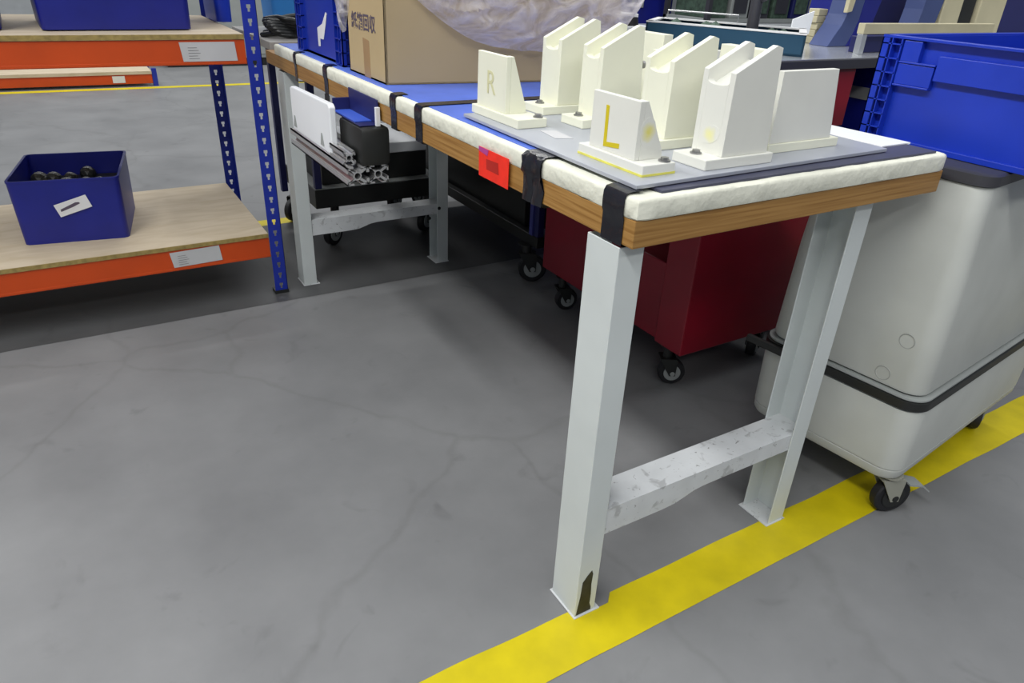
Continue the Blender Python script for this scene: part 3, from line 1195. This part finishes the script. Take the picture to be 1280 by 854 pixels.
extrusion(-0.098, 0.012, 0.648, 0.6935, 0.965, 1.46, 'aluminium_profile', 2)
extrusion(-0.099, -0.066, 0.6940, 0.730, 0.985, 1.085, 'side_profile', 1)
mb = MB()
mb.box((-0.060, 0.952, 0.6940), (0.016, 1.120, 0.788), bev=0.010)
mb.build('black_cover', M_BLACK, SF, smooth=True, label='black plastic cover')
mb = MB()
mb.prism([(-0.092, 1.088, 0.6945), (-0.092, 1.445, 0.6945), (-0.092, 1.445, 0.812), (-0.092, 1.430, 0.817), (-0.092, 1.100, 0.824), (-0.092, 1.088, 0.816)], (0.017, 0, 0))
wp = mb.build('white_plate', M_WHITE, SF, bevel=0.003, label='thick white plastic plate')
for yy in (1.165, 1.415):
    mb = MB()
    mb.prism([(-0.0935, yy - 0.014, 0.706), (-0.0935, yy + 0.014, 0.706), (-0.0935, yy + 0.004, 0.738), (-0.0935, yy - 0.004, 0.738)], (0.001, 0, 0))
    o = mb.build('plate_notch', M_HUB, None)
    o.parent = wp
mb = MB()
for (a_, b_) in (((-0.055, 0.972, 0.789), (-0.0045, 1.175, 0.792)), ((-0.0095, 0.972, 0.792), (-0.0050, 1.175, 0.850)), ((-0.055, 1.171, 0.792), (-0.0095, 1.175, 0.825))):
    mb.box(a_, b_)
mb.build('blue_tray', M_NAVY, SF, bevel=0.001, label='small navy tray')
B('tray_floor', mat('bright_blue_liner', (0.04, 0.10, 0.52), 0.5), (-0.054, 1.010, 0.7925), (-0.0100, 1.170, 0.7950), SF)
B('tray_edge', M_WHITE, (-0.016, 0.962, 0.789), (-0.0050, 0.9715, 0.834), SF, 0.0008, 'white end strip')
B('hanger_strap', M_BLACK, (-0.004, 1.36, 0.694), (-0.002, 1.40, 0.797), SF)

# ---------------------------------------------------------------- casters


def caster(parent, x, y, d, heading, fork=M_HUB, brake=False, top=0.14, tw=0.032, name='caster', hubm=None):
    """swivel caster: mounting plate, fork and wheel"""
    h = Vector((math.cos(heading), math.sin(heading), 0))
    ax = Vector((-math.sin(heading), math.cos(heading), 0))
    r = d / 2
    c = Vector((x, y, r + 0.0015))
    off = h * (d * 0.22)
    mb = MB()
    # tyre as a lathe with rounded shoulders
    rings = []
    prof = [(-tw / 2, r * 0.60), (-tw / 2, r * 0.90), (-tw * 0.36, r * 0.985), (0, r), (tw * 0.36, r * 0.985), (tw / 2, r * 0.90), (tw / 2, r * 0.60)]
    n = 32
    for (t, rr) in prof:
        rings.append([c + ax * t + (h * math.cos(2 * math.pi * k / n) + Vector((0, 0, 1)) * math.sin(2 * math.pi * k / n)) * rr for k in range(n)])
    mb.loft(rings, cap=True)
    wheel = mb.build('wheel', M_RUBBER, parent, smooth=True)
    mb = MB()
    mb.cyl(c - ax * (tw / 2 + 0.003), c + ax * (tw / 2 + 0.003), r * 0.62, seg=28)
    mb.cyl(c - ax * (tw / 2 + 0.010), c + ax * (tw / 2 + 0.010), r * 0.18, seg=12)
    hub = mb.build('hub', hubm or M_HUB, None, smooth=True)
    hub.parent = wheel
    mb = MB()
    k = tw / 2 + 0.006
    for sgn in (-1, 1):
        o_ = ax * (k * sgn)
        base = [c + o_ + h * (-r * 0.22) + Vector((0, 0, -r * 0.18)), c + o_ + h * (r * 0.22) + Vector((0, 0, -r * 0.18)), c + o_ + off + h * (r * 0.55) + Vector((0, 0, r * 1.12)), c + o_ + off - h * (r * 0.70) + Vector((0, 0, r * 1.12))]
        mb.prism(base, ax * (0.003 * sgn))
    cc = c + off + Vector((0, 0, r * 1.12))
    a1, a2 = h * (r * 0.62), ax * (k + 0.003)
    mb.prism([cc - a1 - a2, cc + a1 * 0.9 - a2, cc + a1 * 0.9 + a2, cc - a1 + a2], (0, 0, 0.004))
    mb.cyl(cc + Vector((0, 0, 0.004)), Vector((cc.x, cc.y, top - 0.004)), r * 0.34, seg=20)
    mb.cyl(Vector((cc.x, cc.y, top - 0.004)), Vector((cc.x, cc.y, top)), r * 0.62, seg=20)
    fk = mb.build('fork', fork, parent, label=None)
    if brake:
        mb = MB()
        bh = -h
        p0 = c + bh * (r * 0.55) + Vector((0, 0, r * 0.75))
        mb.prism([p0 - ax * 0.022, p0 + ax * 0.022, p0 + ax * 0.018 + bh * 0.045 + Vector((0, 0, -0.012)), p0 - ax * 0.018 + bh * 0.045 + Vector((0, 0, -0.012))], (0, 0, 0.004))
        p1 = p0 + bh * 0.045 + Vector((0, 0, -0.012))
        mb.prism([p1 - ax * 0.018, p1 + ax * 0.018, p1 + ax * 0.020 + bh * 0.020 + Vector((0, 0, -0.016)), p1 - ax * 0.020 + bh * 0.020 + Vector((0, 0, -0.016))], (0, 0, 0.004))
        mb.build('brake_pedal', M_HUB, parent)
    return wheel


# ---------------------------------------------------------------- white double tub on wheels
TB = empty('wheeled_tub', (1.12, 0.14, 0), 'off-white double-walled wheeled tub with black band, beside the bench end', 'tub')
TR = math.radians(7)
THX, THY, TRAD = 0.38, 0.205, 0.05
corner = Vector((0.801, -0.104))
ctr = corner + Matrix.Rotation(TR, 2) @ Vector((THX, THY))


def tub_shell(name, levels, m, label=None, top_open=False):
    mb = MB()
    rings = [rrect(ctr.x, ctr.y, THX - i, THY - i, max(0.012, TRAD - i * 0.5), z, TR, 8) for (z, i) in levels]
    mb.loft(rings, cap=True)
    return mb.build(name, m, TB, smooth=True, label=label)


tub_shell('lower_tub', [(0.120, 0.020), (0.124, 0.008), (0.132, 0.004), (0.148, 0.003), (0.1495, 0.005), (0.1515, 0.005), (0.153, 0.002), (0.300, 0.000), (0.314, 0.002), (0.318, 0.008)], M_BIN)
tub_shell('black_band', [(0.3182, 0.004), (0.320, -0.003), (0.340, -0.003), (0.342, 0.006)], M_BLACK, 'black rubber band')
tub_shell('band_strip', [(0.3422, 0.004), (0.3427, 0.001), (0.3465, 0.001), (0.347, 0.010)], M_HUB, 'grey strip above the band')
tub_shell('upper_tub', [(0.3472, 0.024), (0.352, 0.013), (0.360, 0.010), (0.60, 0.018), (0.800, 0.031), (0.815, 0.033)], M_BIN)
tub_shell('top_rim', [(0.8152, 0.034), (0.818, 0.027), (0.838, 0.027), (0.842, 0.033)], M_DGREY, 'dark grey rim')
# round moulding marks and a thin strap buckle
R2 = Matrix.Rotation(TR, 2)


def onleft(v, z, out=0.0):
    """point on the tub's left wall; v along the wall from the near corner"""
    p = corner + R2 @ Vector((0.0100 + (z - 0.36) * 0.0333 - 0.0008 - out, v))
    return (p.x, p.y, z)


nl = R2 @ Vector((-1, 0))
for (v, z) in ((0.077, 0.470), (0.103, 0.378)):
    mb = MB()
    mb.torus(onleft(v, z, -0.0005), (nl.x, nl.y, 0), 0.0165, 0.0012, ring=6)
    mb.build('moulding_ring', mat('ring_grey', (0.34, 0.35, 0.33), 0.6), TB)
mb = MB()
p = corner + R2 @ Vector((-0.012, 2 * THY - 0.075))
for k in range(3):
    a = Vector((p.x, p.y)) + R2 @ Vector((0.0, 0.03 * k))
mb.prism([(*(corner + R2 @ Vector((-0.018, 0.325))), 0.318), (*(corner + R2 @ Vector((-0.004, 0.325))), 0.318), (*(corner + R2 @ Vector((-0.004, 0.440))), 0.318), (*(corner + R2 @ Vector((-0.018, 0.440))), 0.318)], (0, 0, 0.020))
mb.build('band_handle', M_BLACK, TB, bevel=0.004, label='black handle end')
for (u, v, hd, br) in ((0.078, 0.022, 0.35, True), (0.075, 0.345, 0.9, False), (0.66, 0.055, 0.6, False), (0.66, 0.345, 0.2, False)):
    p = corner + R2 @ Vector((u, v))
    caster(TB, p.x, p.y, 0.098 if br else 0.08, math.radians(160) if br else hd, fork=mat('dull_zinc', (0.30, 0.30, 0.25), 0.5) if br else M_HUB, brake=br, top=0.1195, tw=0.026, hubm=M_BLACK if br else None)

# big blue crate on the tub
bc = empty('blue_crate', (0.880, -0.150, 0.8430), 'large bright blue ribbed crate standing on the off-white tub', 'crate', plain=False, rz=0.0)
L_, D_, H_ = 0.60, 0.42, 0.218
mb = MB()
w, i = 0.006, 0.016
mb.box((i, i, 0), (L_ - i, D_ - i, w))
for (a, b) in (((i, i), (L_ - i, i + w)), ((i, D_ - i - w), (L_ - i, D_ - i)), ((i, i), (i + w, D_ - i)), ((L_ - i - w, i), (L_ - i, D_ - i))):
    mb.box((a[0], a[1], 0), (b[0], b[1], H_ - 0.004))
mb.build('body', M_BLUE, bc)
mb = MB()
for (a, b) in (((0, 0), (L_, 0.018)), ((0, D_ - 0.018), (L_, D_)), ((0, 0), (0.018, D_)), ((L_ - 0.018, 0), (L_, D_))):
    mb.box((a[0], a[1], H_ - 0.006), (b[0], b[1], H_))
mb.build('rim', M_BLUE, bc, bevel=0.001)
for (cy, sy) in ((0.0, 1), (D_, -1)):
    for (cx, sx) in ((0.0, 1), (L_, -1)):
        mb = MB()
        for q in (0.0, 0.022, 0.044):
            yy = cy + sy * q
            mb.box((min(cx, cx + sx * 0.016), min(yy, yy + sy * 0.0025), 0), (max(cx, cx + sx * 0.016), max(yy, yy + sy * 0.0025), H_ - 0.006))
            xx = cx + sx * q
            mb.box((min(xx, xx + sx * 0.0025), min(cy, cy + sy * 0.016), 0), (max(xx, xx + sx * 0.0025), max(cy, cy + sy * 0.016), H_ - 0.006))
        z = 0.0
        while z < H_ - 0.01:
            mb.box((min(cx, cx + sx * 0.016), min(cy, cy + sy * 0.046), z), (max(cx, cx + sx * 0.016), max(cy, cy + sy * 0.046), z + 0.0025))
            mb.box((min(cx, cx + sx * 0.046), min(cy, cy + sy * 0.016), z), (max(cx, cx + sx * 0.046), max(cy, cy + sy * 0.016), z + 0.0025))
            z += 0.0285
        mb.build('corner_ribs', M_BLUE, bc)
mb = MB()
# raised handle housing and bands on the visible end wall
mb.box((0.002, D_ - 0.090, H_ - 0.048), (0.016, D_ - 0.050, H_ - 0.008))
mb.box((0.002, D_ - 0.130, H_ - 0.052), (0.016, D_ - 0.048, H_ - 0.048))
mb.box((0.004, D_ - 0.128, H_ - 0.094), (0.016, D_ - 0.048, H_ - 0.053))
mb.box((0.001, D_ - 0.128, H_ - 0.098), (0.016, D_ - 0.048, H_ - 0.094))
mb.box((0.003, 0.070, H_ - 0.078), (0.016, D_ - 0.132, H_ - 0.030))
mb.box((0.008, 0.050, 0.000), (0.016, D_ - 0.052, 0.012))
mb.build('handle_panel', M_BLUE, bc, bevel=0.001)

# ---------------------------------------------------------------- red cabinet bench beyond
RC = empty('red_tool_cabinet', (1.3, 1.05, 0), 'dark red wheeled tool cabinet with a dark-edged steel top, behind the bench', 'cabinet')
B('lower_drawer', M_REDP, (0.772, 0.690, 0.140), (1.24, 1.345, 0.392), RC, 0.004)
B('cabinet_body', M_REDP, (0.760, 0.572, 0.138), (1.26, 0.6885, 0.720), RC, 0.004)
B('rear_body', M_BLACK, (1.00, 0.690, 0.394), (1.24, 1.345, 0.9415), RC, 0.003)
B('recess', M_NAVY, (0.790, 0.590, 0.7205), (1.240, 0.688, 0.7835), RC)
B('top_drawer', M_REDP, (0.775, 0.574, 0.784), (1.262, 0.688, 0.9415), RC, 0.003)
B('worktop_edge', M_DGREY, (0.765, 0.560, 0.942), (2.62, 1.60, 0.9675), RC, 0.002, 'dark worktop')
B('steel_sheet', M_STEEL, (0.770, 0.565, 0.9677), (2.615, 1.595, 0.9700), RC, 0.0005, 'shiny steel sheet')
B('far_pedestal', M_DBLUE, (1.45, 0.60, 0.10), (2.58, 1.55, 0.9415), RC, 0.003, 'blue pedestal')
B('grey_band', M_HUB, (1.4455, 0.605, 0.835), (1.4495, 1.50, 0.870), RC)
for (x, y, hd) in ((0.806, 0.640, 2.6), (0.815, 1.235, 2.9), (1.19, 0.65, 0.5), (1.19, 1.28, 0.5)):
    caster(RC, x, y, 0.085, hd, fork=M_BLACK, top=0.137, tw=0.030)
mb = MB()
mb.box((1.47, 0.62, 0.0), (2.56, 1.53, 0.0995))
mb.build('plinth', M_BLACK, RC)

# things on the steel top
tealA, tealB = Vector((1.054, 0.602)), Vector((0.842, 1.000))
dv = (tealB - tealA).normalized()
nv = Vector((0.775, 0.632))
TC = empty('teal_tray', ((tealA.x + tealB.x) / 2 + 0.1, (tealA.y + tealB.y) / 2, 0.9703), 'teal-sided parts tray with a pale rim on the red cabinet', 'tray')


def tq(u, v, z):
    p = tealA + dv * u + nv * v
    return (p.x, p.y, z)


LT = (tealB - tealA).length
mb = MB()
for (u0, u1, v0, v1) in ((0, LT, 0, 0.006), (0, LT, 0.214, 0.22), (0, 0.006, 0, 0.22), (LT - 0.006, LT, 0, 0.22)):
    mb.prism([tq(u0, v0, 0.9703), tq(u1, v0, 0.9703), tq(u1, v1, 0.9703), tq(u0, v1, 0.9703)], (0, 0, 0.054))
mb.prism([tq(0, 0, 0.9703), tq(LT, 0, 0.9703), tq(LT, 0.22, 0.9703), tq(0, 0.22, 0.9703)], (0, 0, 0.006))
mb.build('side_wall', M_TEAL, TC)
mb = MB()
for (u0, u1, v0, v1) in ((0, LT, -0.002, 0.022), (0, LT, 0.20, 0.222), (0, 0.02, 0, 0.22), (LT - 0.02, LT, 0, 0.22)):
    mb.prism([tq(u0, v0, 1.0245), tq(u1, v0, 1.0245), tq(u1, v1, 1.0245), tq(u0, v1, 1.0245)], (0, 0, 0.004))
mb.build('rim', M_PAPER, TC, label='pale grey rim')
mb = MB()
for k in range(26):
    u, v = random.uniform(0.03, LT - 0.03), random.uniform(0.04, 0.18)
    if abs(u - 0.155) < 0.05:
        u = 0.28
    s = random.uniform(0.010, 0.022)
    bmesh.ops.create_icosphere(mb.bm, subdivisions=1, radius=s, matrix=Matrix.Translation(tq(u, v, 0.995 + random.uniform(0, 0.022))))
o = mb.build('loose_parts', M_GREEN)
o['kind'] = 'stuff'
tag(o, 'dull greenish loose parts heaped in the teal tray', 'parts')

mb = MB()
z = 1.050
rail_pts = [tq(0.20, 0.205, 1.029), tq(0.20, 0.205, z), tq(LT - 0.03, 0.205, z), tq(LT - 0.03, 0.205, 1.029)]
mb.tube(rail_pts, 0.0025)
o = mb.build('guard_rail', M_ALU, TC, smooth=True)

ps = empty('tool_post', (0.93, 0.70, 0.9703), 'dark upright post with a rounded head standing in the teal tray', 'stand')
c_ = tq(0.150, 0.105, 0)
mb = MB()
mb.cyl((c_[0], c_[1], 0.977), (c_[0], c_[1], 1.16), 0.017, 0.016)
mb.build('shaft', M_DGREY, ps, smooth=True)
mb = MB()
mb.cyl((c_[0] + 0.02, c_[1] - 0.02, 1.10), (c_[0] - 0.01, c_[1] + 0.01, 1.17), 0.022, 0.03)
mb.build('head', M_DGREY, ps, smooth=True)

wc = empty('white_case', (1.05, 1.28, 0.9703), 'white equipment case on the far end of the steel top', 'case')
B('case_body', M_WHITE, (0.780, 1.100, 0.9703), (0.960, 1.34, 1.003), wc, 0.004)
B('case_lid', M_PAPER, (0.815, 1.170, 1.0035), (0.955, 1.33, 1.034), wc, 0.003)
mb = MB()
mb.cyl((0.897, 1.138, 1.0035), (0.897, 1.138, 1.027), 0.026, 0.022)
tag(mb.build('black_roll', M_RUBBER, smooth=True, bevel=0.004), 'round black roll on the white case', 'roll')

# white card, beige stack, blue curved housings, beige stand
mb = MB()
mb.prism([(1.362, 0.905, 0.9790), (1.418, 0.880, 1.000), (1.424, 0.880, 1.066), (1.362, 0.905, 1.040)], (0.0, 0.004, 0.0))
mb.prism([(1.362, 0.905, 0.9703), (1.405, 0.885, 0.9703), (1.405, 0.915, 0.9703), (1.362, 0.935, 0.9703)], (0, 0, 0.0088))
tag(mb.build('paper_card', M_WHITE), 'bright white tilted card standing right of the teal tray', 'card')
ZS = 0.9703
for k in range(5):
    mb = MB()
    dx = 0.004 * ((k * 7) % 3 - 1)
    mb.box((1.452 + dx, 0.885, ZS + k * 0.0205), (1.495 + dx, 0.925, ZS + k * 0.0205 + 0.020), bev=0.002)
    pos = ('bottom', 'second from bottom', 'middle', 'second from top', 'top')[k]
    tag(mb.build('beige_block', M_BEIGE), 'beige block, %s of the small stack left of the blue housing' % pos, 'block', 'stacked beige blocks')


h1 = empty('blue_housing', (1.65, 0.83, ZS), 'large blue curved machine housing on the steel top, right of the teal tray', 'housing')


def xz(name, pts, y, th, m, label=None, bev=0.002):
    mb = MB()
    mb.prism([(x, y, z) for x, z in pts], (0, th, 0))
    return mb.build(name, m, h1, bevel=bev, label=label)


xz('left_flange', [(1.415, 0.9705), (1.436, 1.000), (1.462, 1.032), (1.476, 1.062), (1.482, 1.100), (1.482, 1.20), (1.550, 1.20), (1.548, 1.100), (1.542, 1.050), (1.526, 1.005), (1.505, 0.9705)], 0.80, 0.07, M_SLATE, 'slate blue curved flange')
xz('dark_side', [(1.506, 0.9705), (1.527, 1.005), (1.543, 1.050), (1.549, 1.100), (1.551, 1.20), (1.640, 1.20), (1.632, 1.10), (1.612, 1.03), (1.585, 0.9705)], 0.80, 0.20, M_DBLUE, 'deep blue inner side')
xz('inner_wall', [(1.60, 0.9705), (1.64, 1.04), (1.65, 1.20), (2.25, 1.20), (2.25, 0.9705)], 1.01, 0.03, M_NAVY)
xz('right_flange', [(1.860, 0.9705), (1.890, 1.02), (1.902, 1.08), (1.908, 1.20), (2.015, 1.20), (2.012, 1.10), (1.995, 1.03), (1.97, 0.9705)], 0.82, 0.07, M_SLATE, 'slate blue right flange')
xz('edge_strip', [(1.452, 1.068), (1.476, 1.072), (1.481, 1.10), (1.481, 1.20), (1.455, 1.20)], 0.785, 0.014, M_BEIGE, 'beige edge strip')

o = B('beige_box', M_BEIGE, (2.020, 0.82, 0.9703), (2.135, 0.93, 1.16), None, 0.004)
tag(o, 'upright beige box right of the blue curved housing', 'box')
o = B('black_box', M_BLACK, (2.150, 0.83, 0.9703), (2.235, 0.93, 1.18), None, 0.004)
tag(o, 'upright black box right of the beige box on the steel top', 'box')
o = B('cream_box', M_BEIGE, (2.250, 0.82, 0.9703), (2.42, 0.95, 1.12), None, 0.004)
tag(o, 'cream box at the right edge of the photo on the steel top', 'box')

st = empty('beige_stand', (1.6, 0.66, 0.9703), 'low beige metal stand bridging over the steel top behind the large crate', 'stand')
B('top_bar', M_BEIGE, (1.318, 0.620, 1.024), (2.00, 0.642, 1.052), st, 0.002)
for x in (1.320, 1.975):
    B('leg', M_STEEL, (x, 0.622, 0.9703), (x + 0.022, 0.640, 1.0235), st, 0.001)
for x in (1.36, 1.62):
    o = B('crossbar', M_NAVY, (x, 0.655, 0.9703), (x + 0.22, 0.685, 1.015), None, 0.002)
    tag(o, 'dark navy block under the beige stand, %s' % ('nearest the blue housing' if x < 1.5 else 'behind the large blue crate'), 'block')
    o.name = 'navy_block'

# ---------------------------------------------------------------- black cart and trolley under/behind the bench
BCt = empty('black_cart', (1.0, 2.0, 0), 'low black platform cart with a blue post, behind the far bench leg', 'cart')
B('side_rail', M_BLACK, (0.815, 1.455, 0.165), (0.850, 2.72, 0.210), BCt, 0.003)
B('end_rail', M_BLACK, (0.851, 1.455, 0.165), (1.38, 1.490, 0.210), BCt, 0.003)
B('far_side_rail', M_BLACK, (1.381, 1.455, 0.165), (1.415, 2.72, 0.210), BCt, 0.003)
B('deck', M_BLACK, (0.851, 1.60, 0.185), (1.380, 2.72, 0.200), BCt)
B('post', M_NAVY, (0.818, 1.458, 0.2105), (0.846, 1.486, 0.86), BCt, 0.002, 'navy post')
B('blue_sleeve', mat('violet_blue_paint', (0.05, 0.055, 0.25), 0.5), (0.812, 1.490, 0.2105), (0.840, 1.512, 0.46), BCt)
B('shade_box', M_BLACK, (0.856, 1.62, 0.2005), (1.375, 2.70, 0.86), BCt, 0.004, 'black box added to block light over the cart')  # added on the deck to block light and darken this corner
for (x, y, hd) in ((0.842, 1.520, 2.7), (0.842, 2.60, 2.2), (1.38, 1.55, 0.3), (1.38, 2.6, 0.3)):
    caster(BCt, x, y, 0.115, hd, fork=M_BLACK, top=0.1645, tw=0.030)

TT = empty('tall_trolley', (0.45, 2.42, 0), 'grey-topped trolley with navy posts and black deck, behind the far bench leg', 'trolley')
B('deck', M_BLACK, (0.165, 2.180, 0.195), (0.750, 2.680, 0.275), TT, 0.003, 'black deck')
B('deck_mat', M_HUB, (0.170, 2.185, 0.2755), (0.745, 2.675, 0.279), TT, 0, 'grey deck surface')
for (x, y) in ((0.170, 2.185), (0.150, 2.600), (0.715, 2.185), (0.715, 2.640)):
    zt = 0.838
    z0 = 0.2795 if (x, y) != (0.150, 2.600) else 0.20
    if (x, y) == (0.150, 2.600):
        B('post', M_NAVY, (0.132, 2.600, 0.16), (0.160, 2.630, zt), TT, 0.002)
    else:
        B('post', M_NAVY, (x, y, z0), (x + 0.028, y + 0.028, zt), TT, 0.002)
B('top_board', mat('grey_laminate', (0.34, 0.33, 0.31), 0.6), (0.02, 2.085, 0.8385), (0.76, 2.70, 0.866), TT, 0.002, 'grey laminate top')
for (x, y) in ((0.185, 2.640), (0.70, 2.62), (0.25, 2.25), (0.70, 2.25)):
    caster(TT, x, y, 0.110, 0.6, fork=M_BLACK, top=0.1945, tw=0.03)

bb = empty('black_case', (0.46, 2.42, 0.279), 'black case with a white lid on the trolley deck under the bench', 'case')
B('case_body', M_BLACK, (0.215, 2.23, 0.2795), (0.700, 2.62, 0.392), bb, 0.004)
B('case_lid', M_WHITE, (0.213, 2.226, 0.3925), (0.702, 2.624, 0.438), bb, 0.004, 'white lid')

# things on the trolley top
sk = empty('sky_blue_bin', (0.34, 2.57, 0.866), 'sky blue bin on the grey trolley top, behind the rack post', 'bin', plain=False)
open_bin(sk, 0.20, 0.10, 0.15, M_LBLUE, 0.01)
mb = MB()
for k in range(7):
    pts = []
    for q in range(40):
        a = q / 39 * 2 * math.pi * 1.6 + k
        rr = 0.050 + 0.012 * math.sin(3 * a + k)
        pts.append((0.115 + rr * 1.3 * math.cos(a) + 0.003 * k, 2.245 + rr * math.sin(a), 0.878 + 0.010 * k * 0.9 + 0.006 * math.sin(2 * a)))
    mb.tube(pts, 0.009, 8)
tag(mb.build('cable_coil', M_BLACK, smooth=True), 'tangled coil of black cable on the trolley top behind the rack post', 'cable')
mb = MB()
mb.box((0.150, 2.150, 0.8665), (0.185, 2.165, 0.915), bev=0.003)
tag(mb.build('white_tag', M_WHITE), 'small white piece beside the black cable coil', 'tag')

# ---------------------------------------------------------------- far shelving on the left
FR = empty('low_shelf', (-0.9, 7.1, 0), 'distant low shelf with orange beam and blue end post, beyond the far yellow line', 'shelving')
B('beam', M_ORANGE, (-3.0, 6.86, 0.022), (0.092, 6.89, 0.103), FR, 0.001, 'orange beam')
B('shelf_board', M_BOARD, (-3.0, 6.845, 0.1035), (0.092, 7.50, 0.130), FR)
for y in (6.855, 7.46):
    B('post', M_POST, (0.0935, y, 0.0), (0.135, y + 0.04, 0.150), FR)
    B('post', M_POST, (-3.05, y, 0.0), (-3.01, y + 0.04, 0.150), FR)
B('shelf_label', M_PAPER, (-0.235, 6.855, 0.034), (-0.135, 6.8595, 0.092), FR, 0, 'white label')

# far clutter seen over the bench: machine cabinets and shelving
bgs = [
    ('grey_machine', (0.35, 8.0, 0), (1.2, 0.8, 0.9), M_HUB, 'grey machine far beyond the yellow line at the left', 'machine'),
    ('slate_cabinet', (2.15, 5.6, 0), (1.1, 0.8, 1.7), M_DGREY, 'dark grey cabinet in the background right behind the plastic bag', 'cabinet'),
    ('navy_cabinet', (3.4, 4.6, 0), (0.85, 0.7, 1.7), M_DBLUE, 'deep blue cabinet in the background above the white case', 'cabinet'),
    ('blue_cabinet', (6.3, 2.3, 0), (1.6, 0.8, 1.7), M_NAVY, 'navy cabinet in the background behind the blue curved housing', 'cabinet'),
    ('black_cabinet', (7.5, 0.9, 0), (1.2, 0.9, 1.7), M_DGREY, 'dark cabinet in the background at the right edge of the photo', 'cabinet'),
]
SH = empty('storage_shelf', (5.0, 4.2, 0), 'open steel shelf holding dull boxes, in the background behind the tool post', 'shelving')
for x in (4.05, 5.95):
    for y in (3.95, 4.45):
        B('post', M_DGREY, (x, y, 0), (x + 0.04, y + 0.04, 1.8), SH)
for z in (0.25, 0.78, 1.32):
    B('shelf_board', M_HUB, (4.05, 3.96, z), (5.99, 4.49, z + 0.03), SH, 0.002)
cols = ((M_GREEN, 'dull green'), (M_HUB, 'grey'), (M_DGREY, 'charcoal'), (M_GREEN, 'dull green'), (M_NAVY, 'navy'), (M_HUB, 'grey'), (M_SLATE, 'slate'))
ords = ('first', 'second', 'third', 'fourth', 'fifth', 'sixth', 'seventh')
for k in range(7):
    x = 4.12 + k * 0.26
    e = empty('storage_box', (x + 0.11, 4.2, 0.81), '%s box on the background shelf, %s from the left' % (cols[k][1], ords[k]), 'box', 'boxes on the background shelf')
    hz = 0.30 + 0.05 * ((k * 3) % 4)
    B('box_body', cols[k][0], (x, 4.02, 0.8105), (x + 0.215, 4.42, 0.81 + hz), e, 0.006)
    B('box_front', M_DGREY if k % 2 else M_GREEN, (x + 0.03, 4.008, 0.85), (x + 0.18, 4.0195, 0.81 + hz * 0.7), e)

for (nm, c0, dim, m, lab_, cat) in bgs:
    e = empty(nm, (c0[0] + dim[0] / 2, c0[1] + dim[1] / 2, 0), lab_, cat)
    x, y = c0[0], c0[1]
    B('plinth', M_BLACK, (x + 0.03, y + 0.03, 0.0), (x + dim[0] - 0.03, y + dim[1] - 0.03, 0.08), e)
    B('body', m, (x, y, 0.0805), (x + dim[0], y + dim[1], dim[2]), e, 0.01)
    for k in (0, 1):
        xa = x + 0.02 + k * (dim[0] / 2)
        d_ = B('door', m, (xa, y - 0.012, 0.12), (xa + dim[0] / 2 - 0.04, y - 0.0005, dim[2] - 0.04), e, 0.003)
        hh = B('handle', M_ALU, (xa + (dim[0] / 2 - 0.09 if k == 0 else 0.02), y - 0.030, dim[2] * 0.5), (xa + (dim[0] / 2 - 0.07 if k == 0 else 0.04), y - 0.0125, dim[2] * 0.5 + 0.15), None, 0.003)
        hh.parent = d_

bpy.context.view_layer.update()
# parts whose parent part sits under a world-placed thing: keep them where they were written
for o in bpy.data.objects:
    if o.type == 'MESH' and o.parent is not None and o.parent.type == 'MESH':
        g = o.parent.parent
        o.matrix_parent_inverse = Matrix.Identity(4)
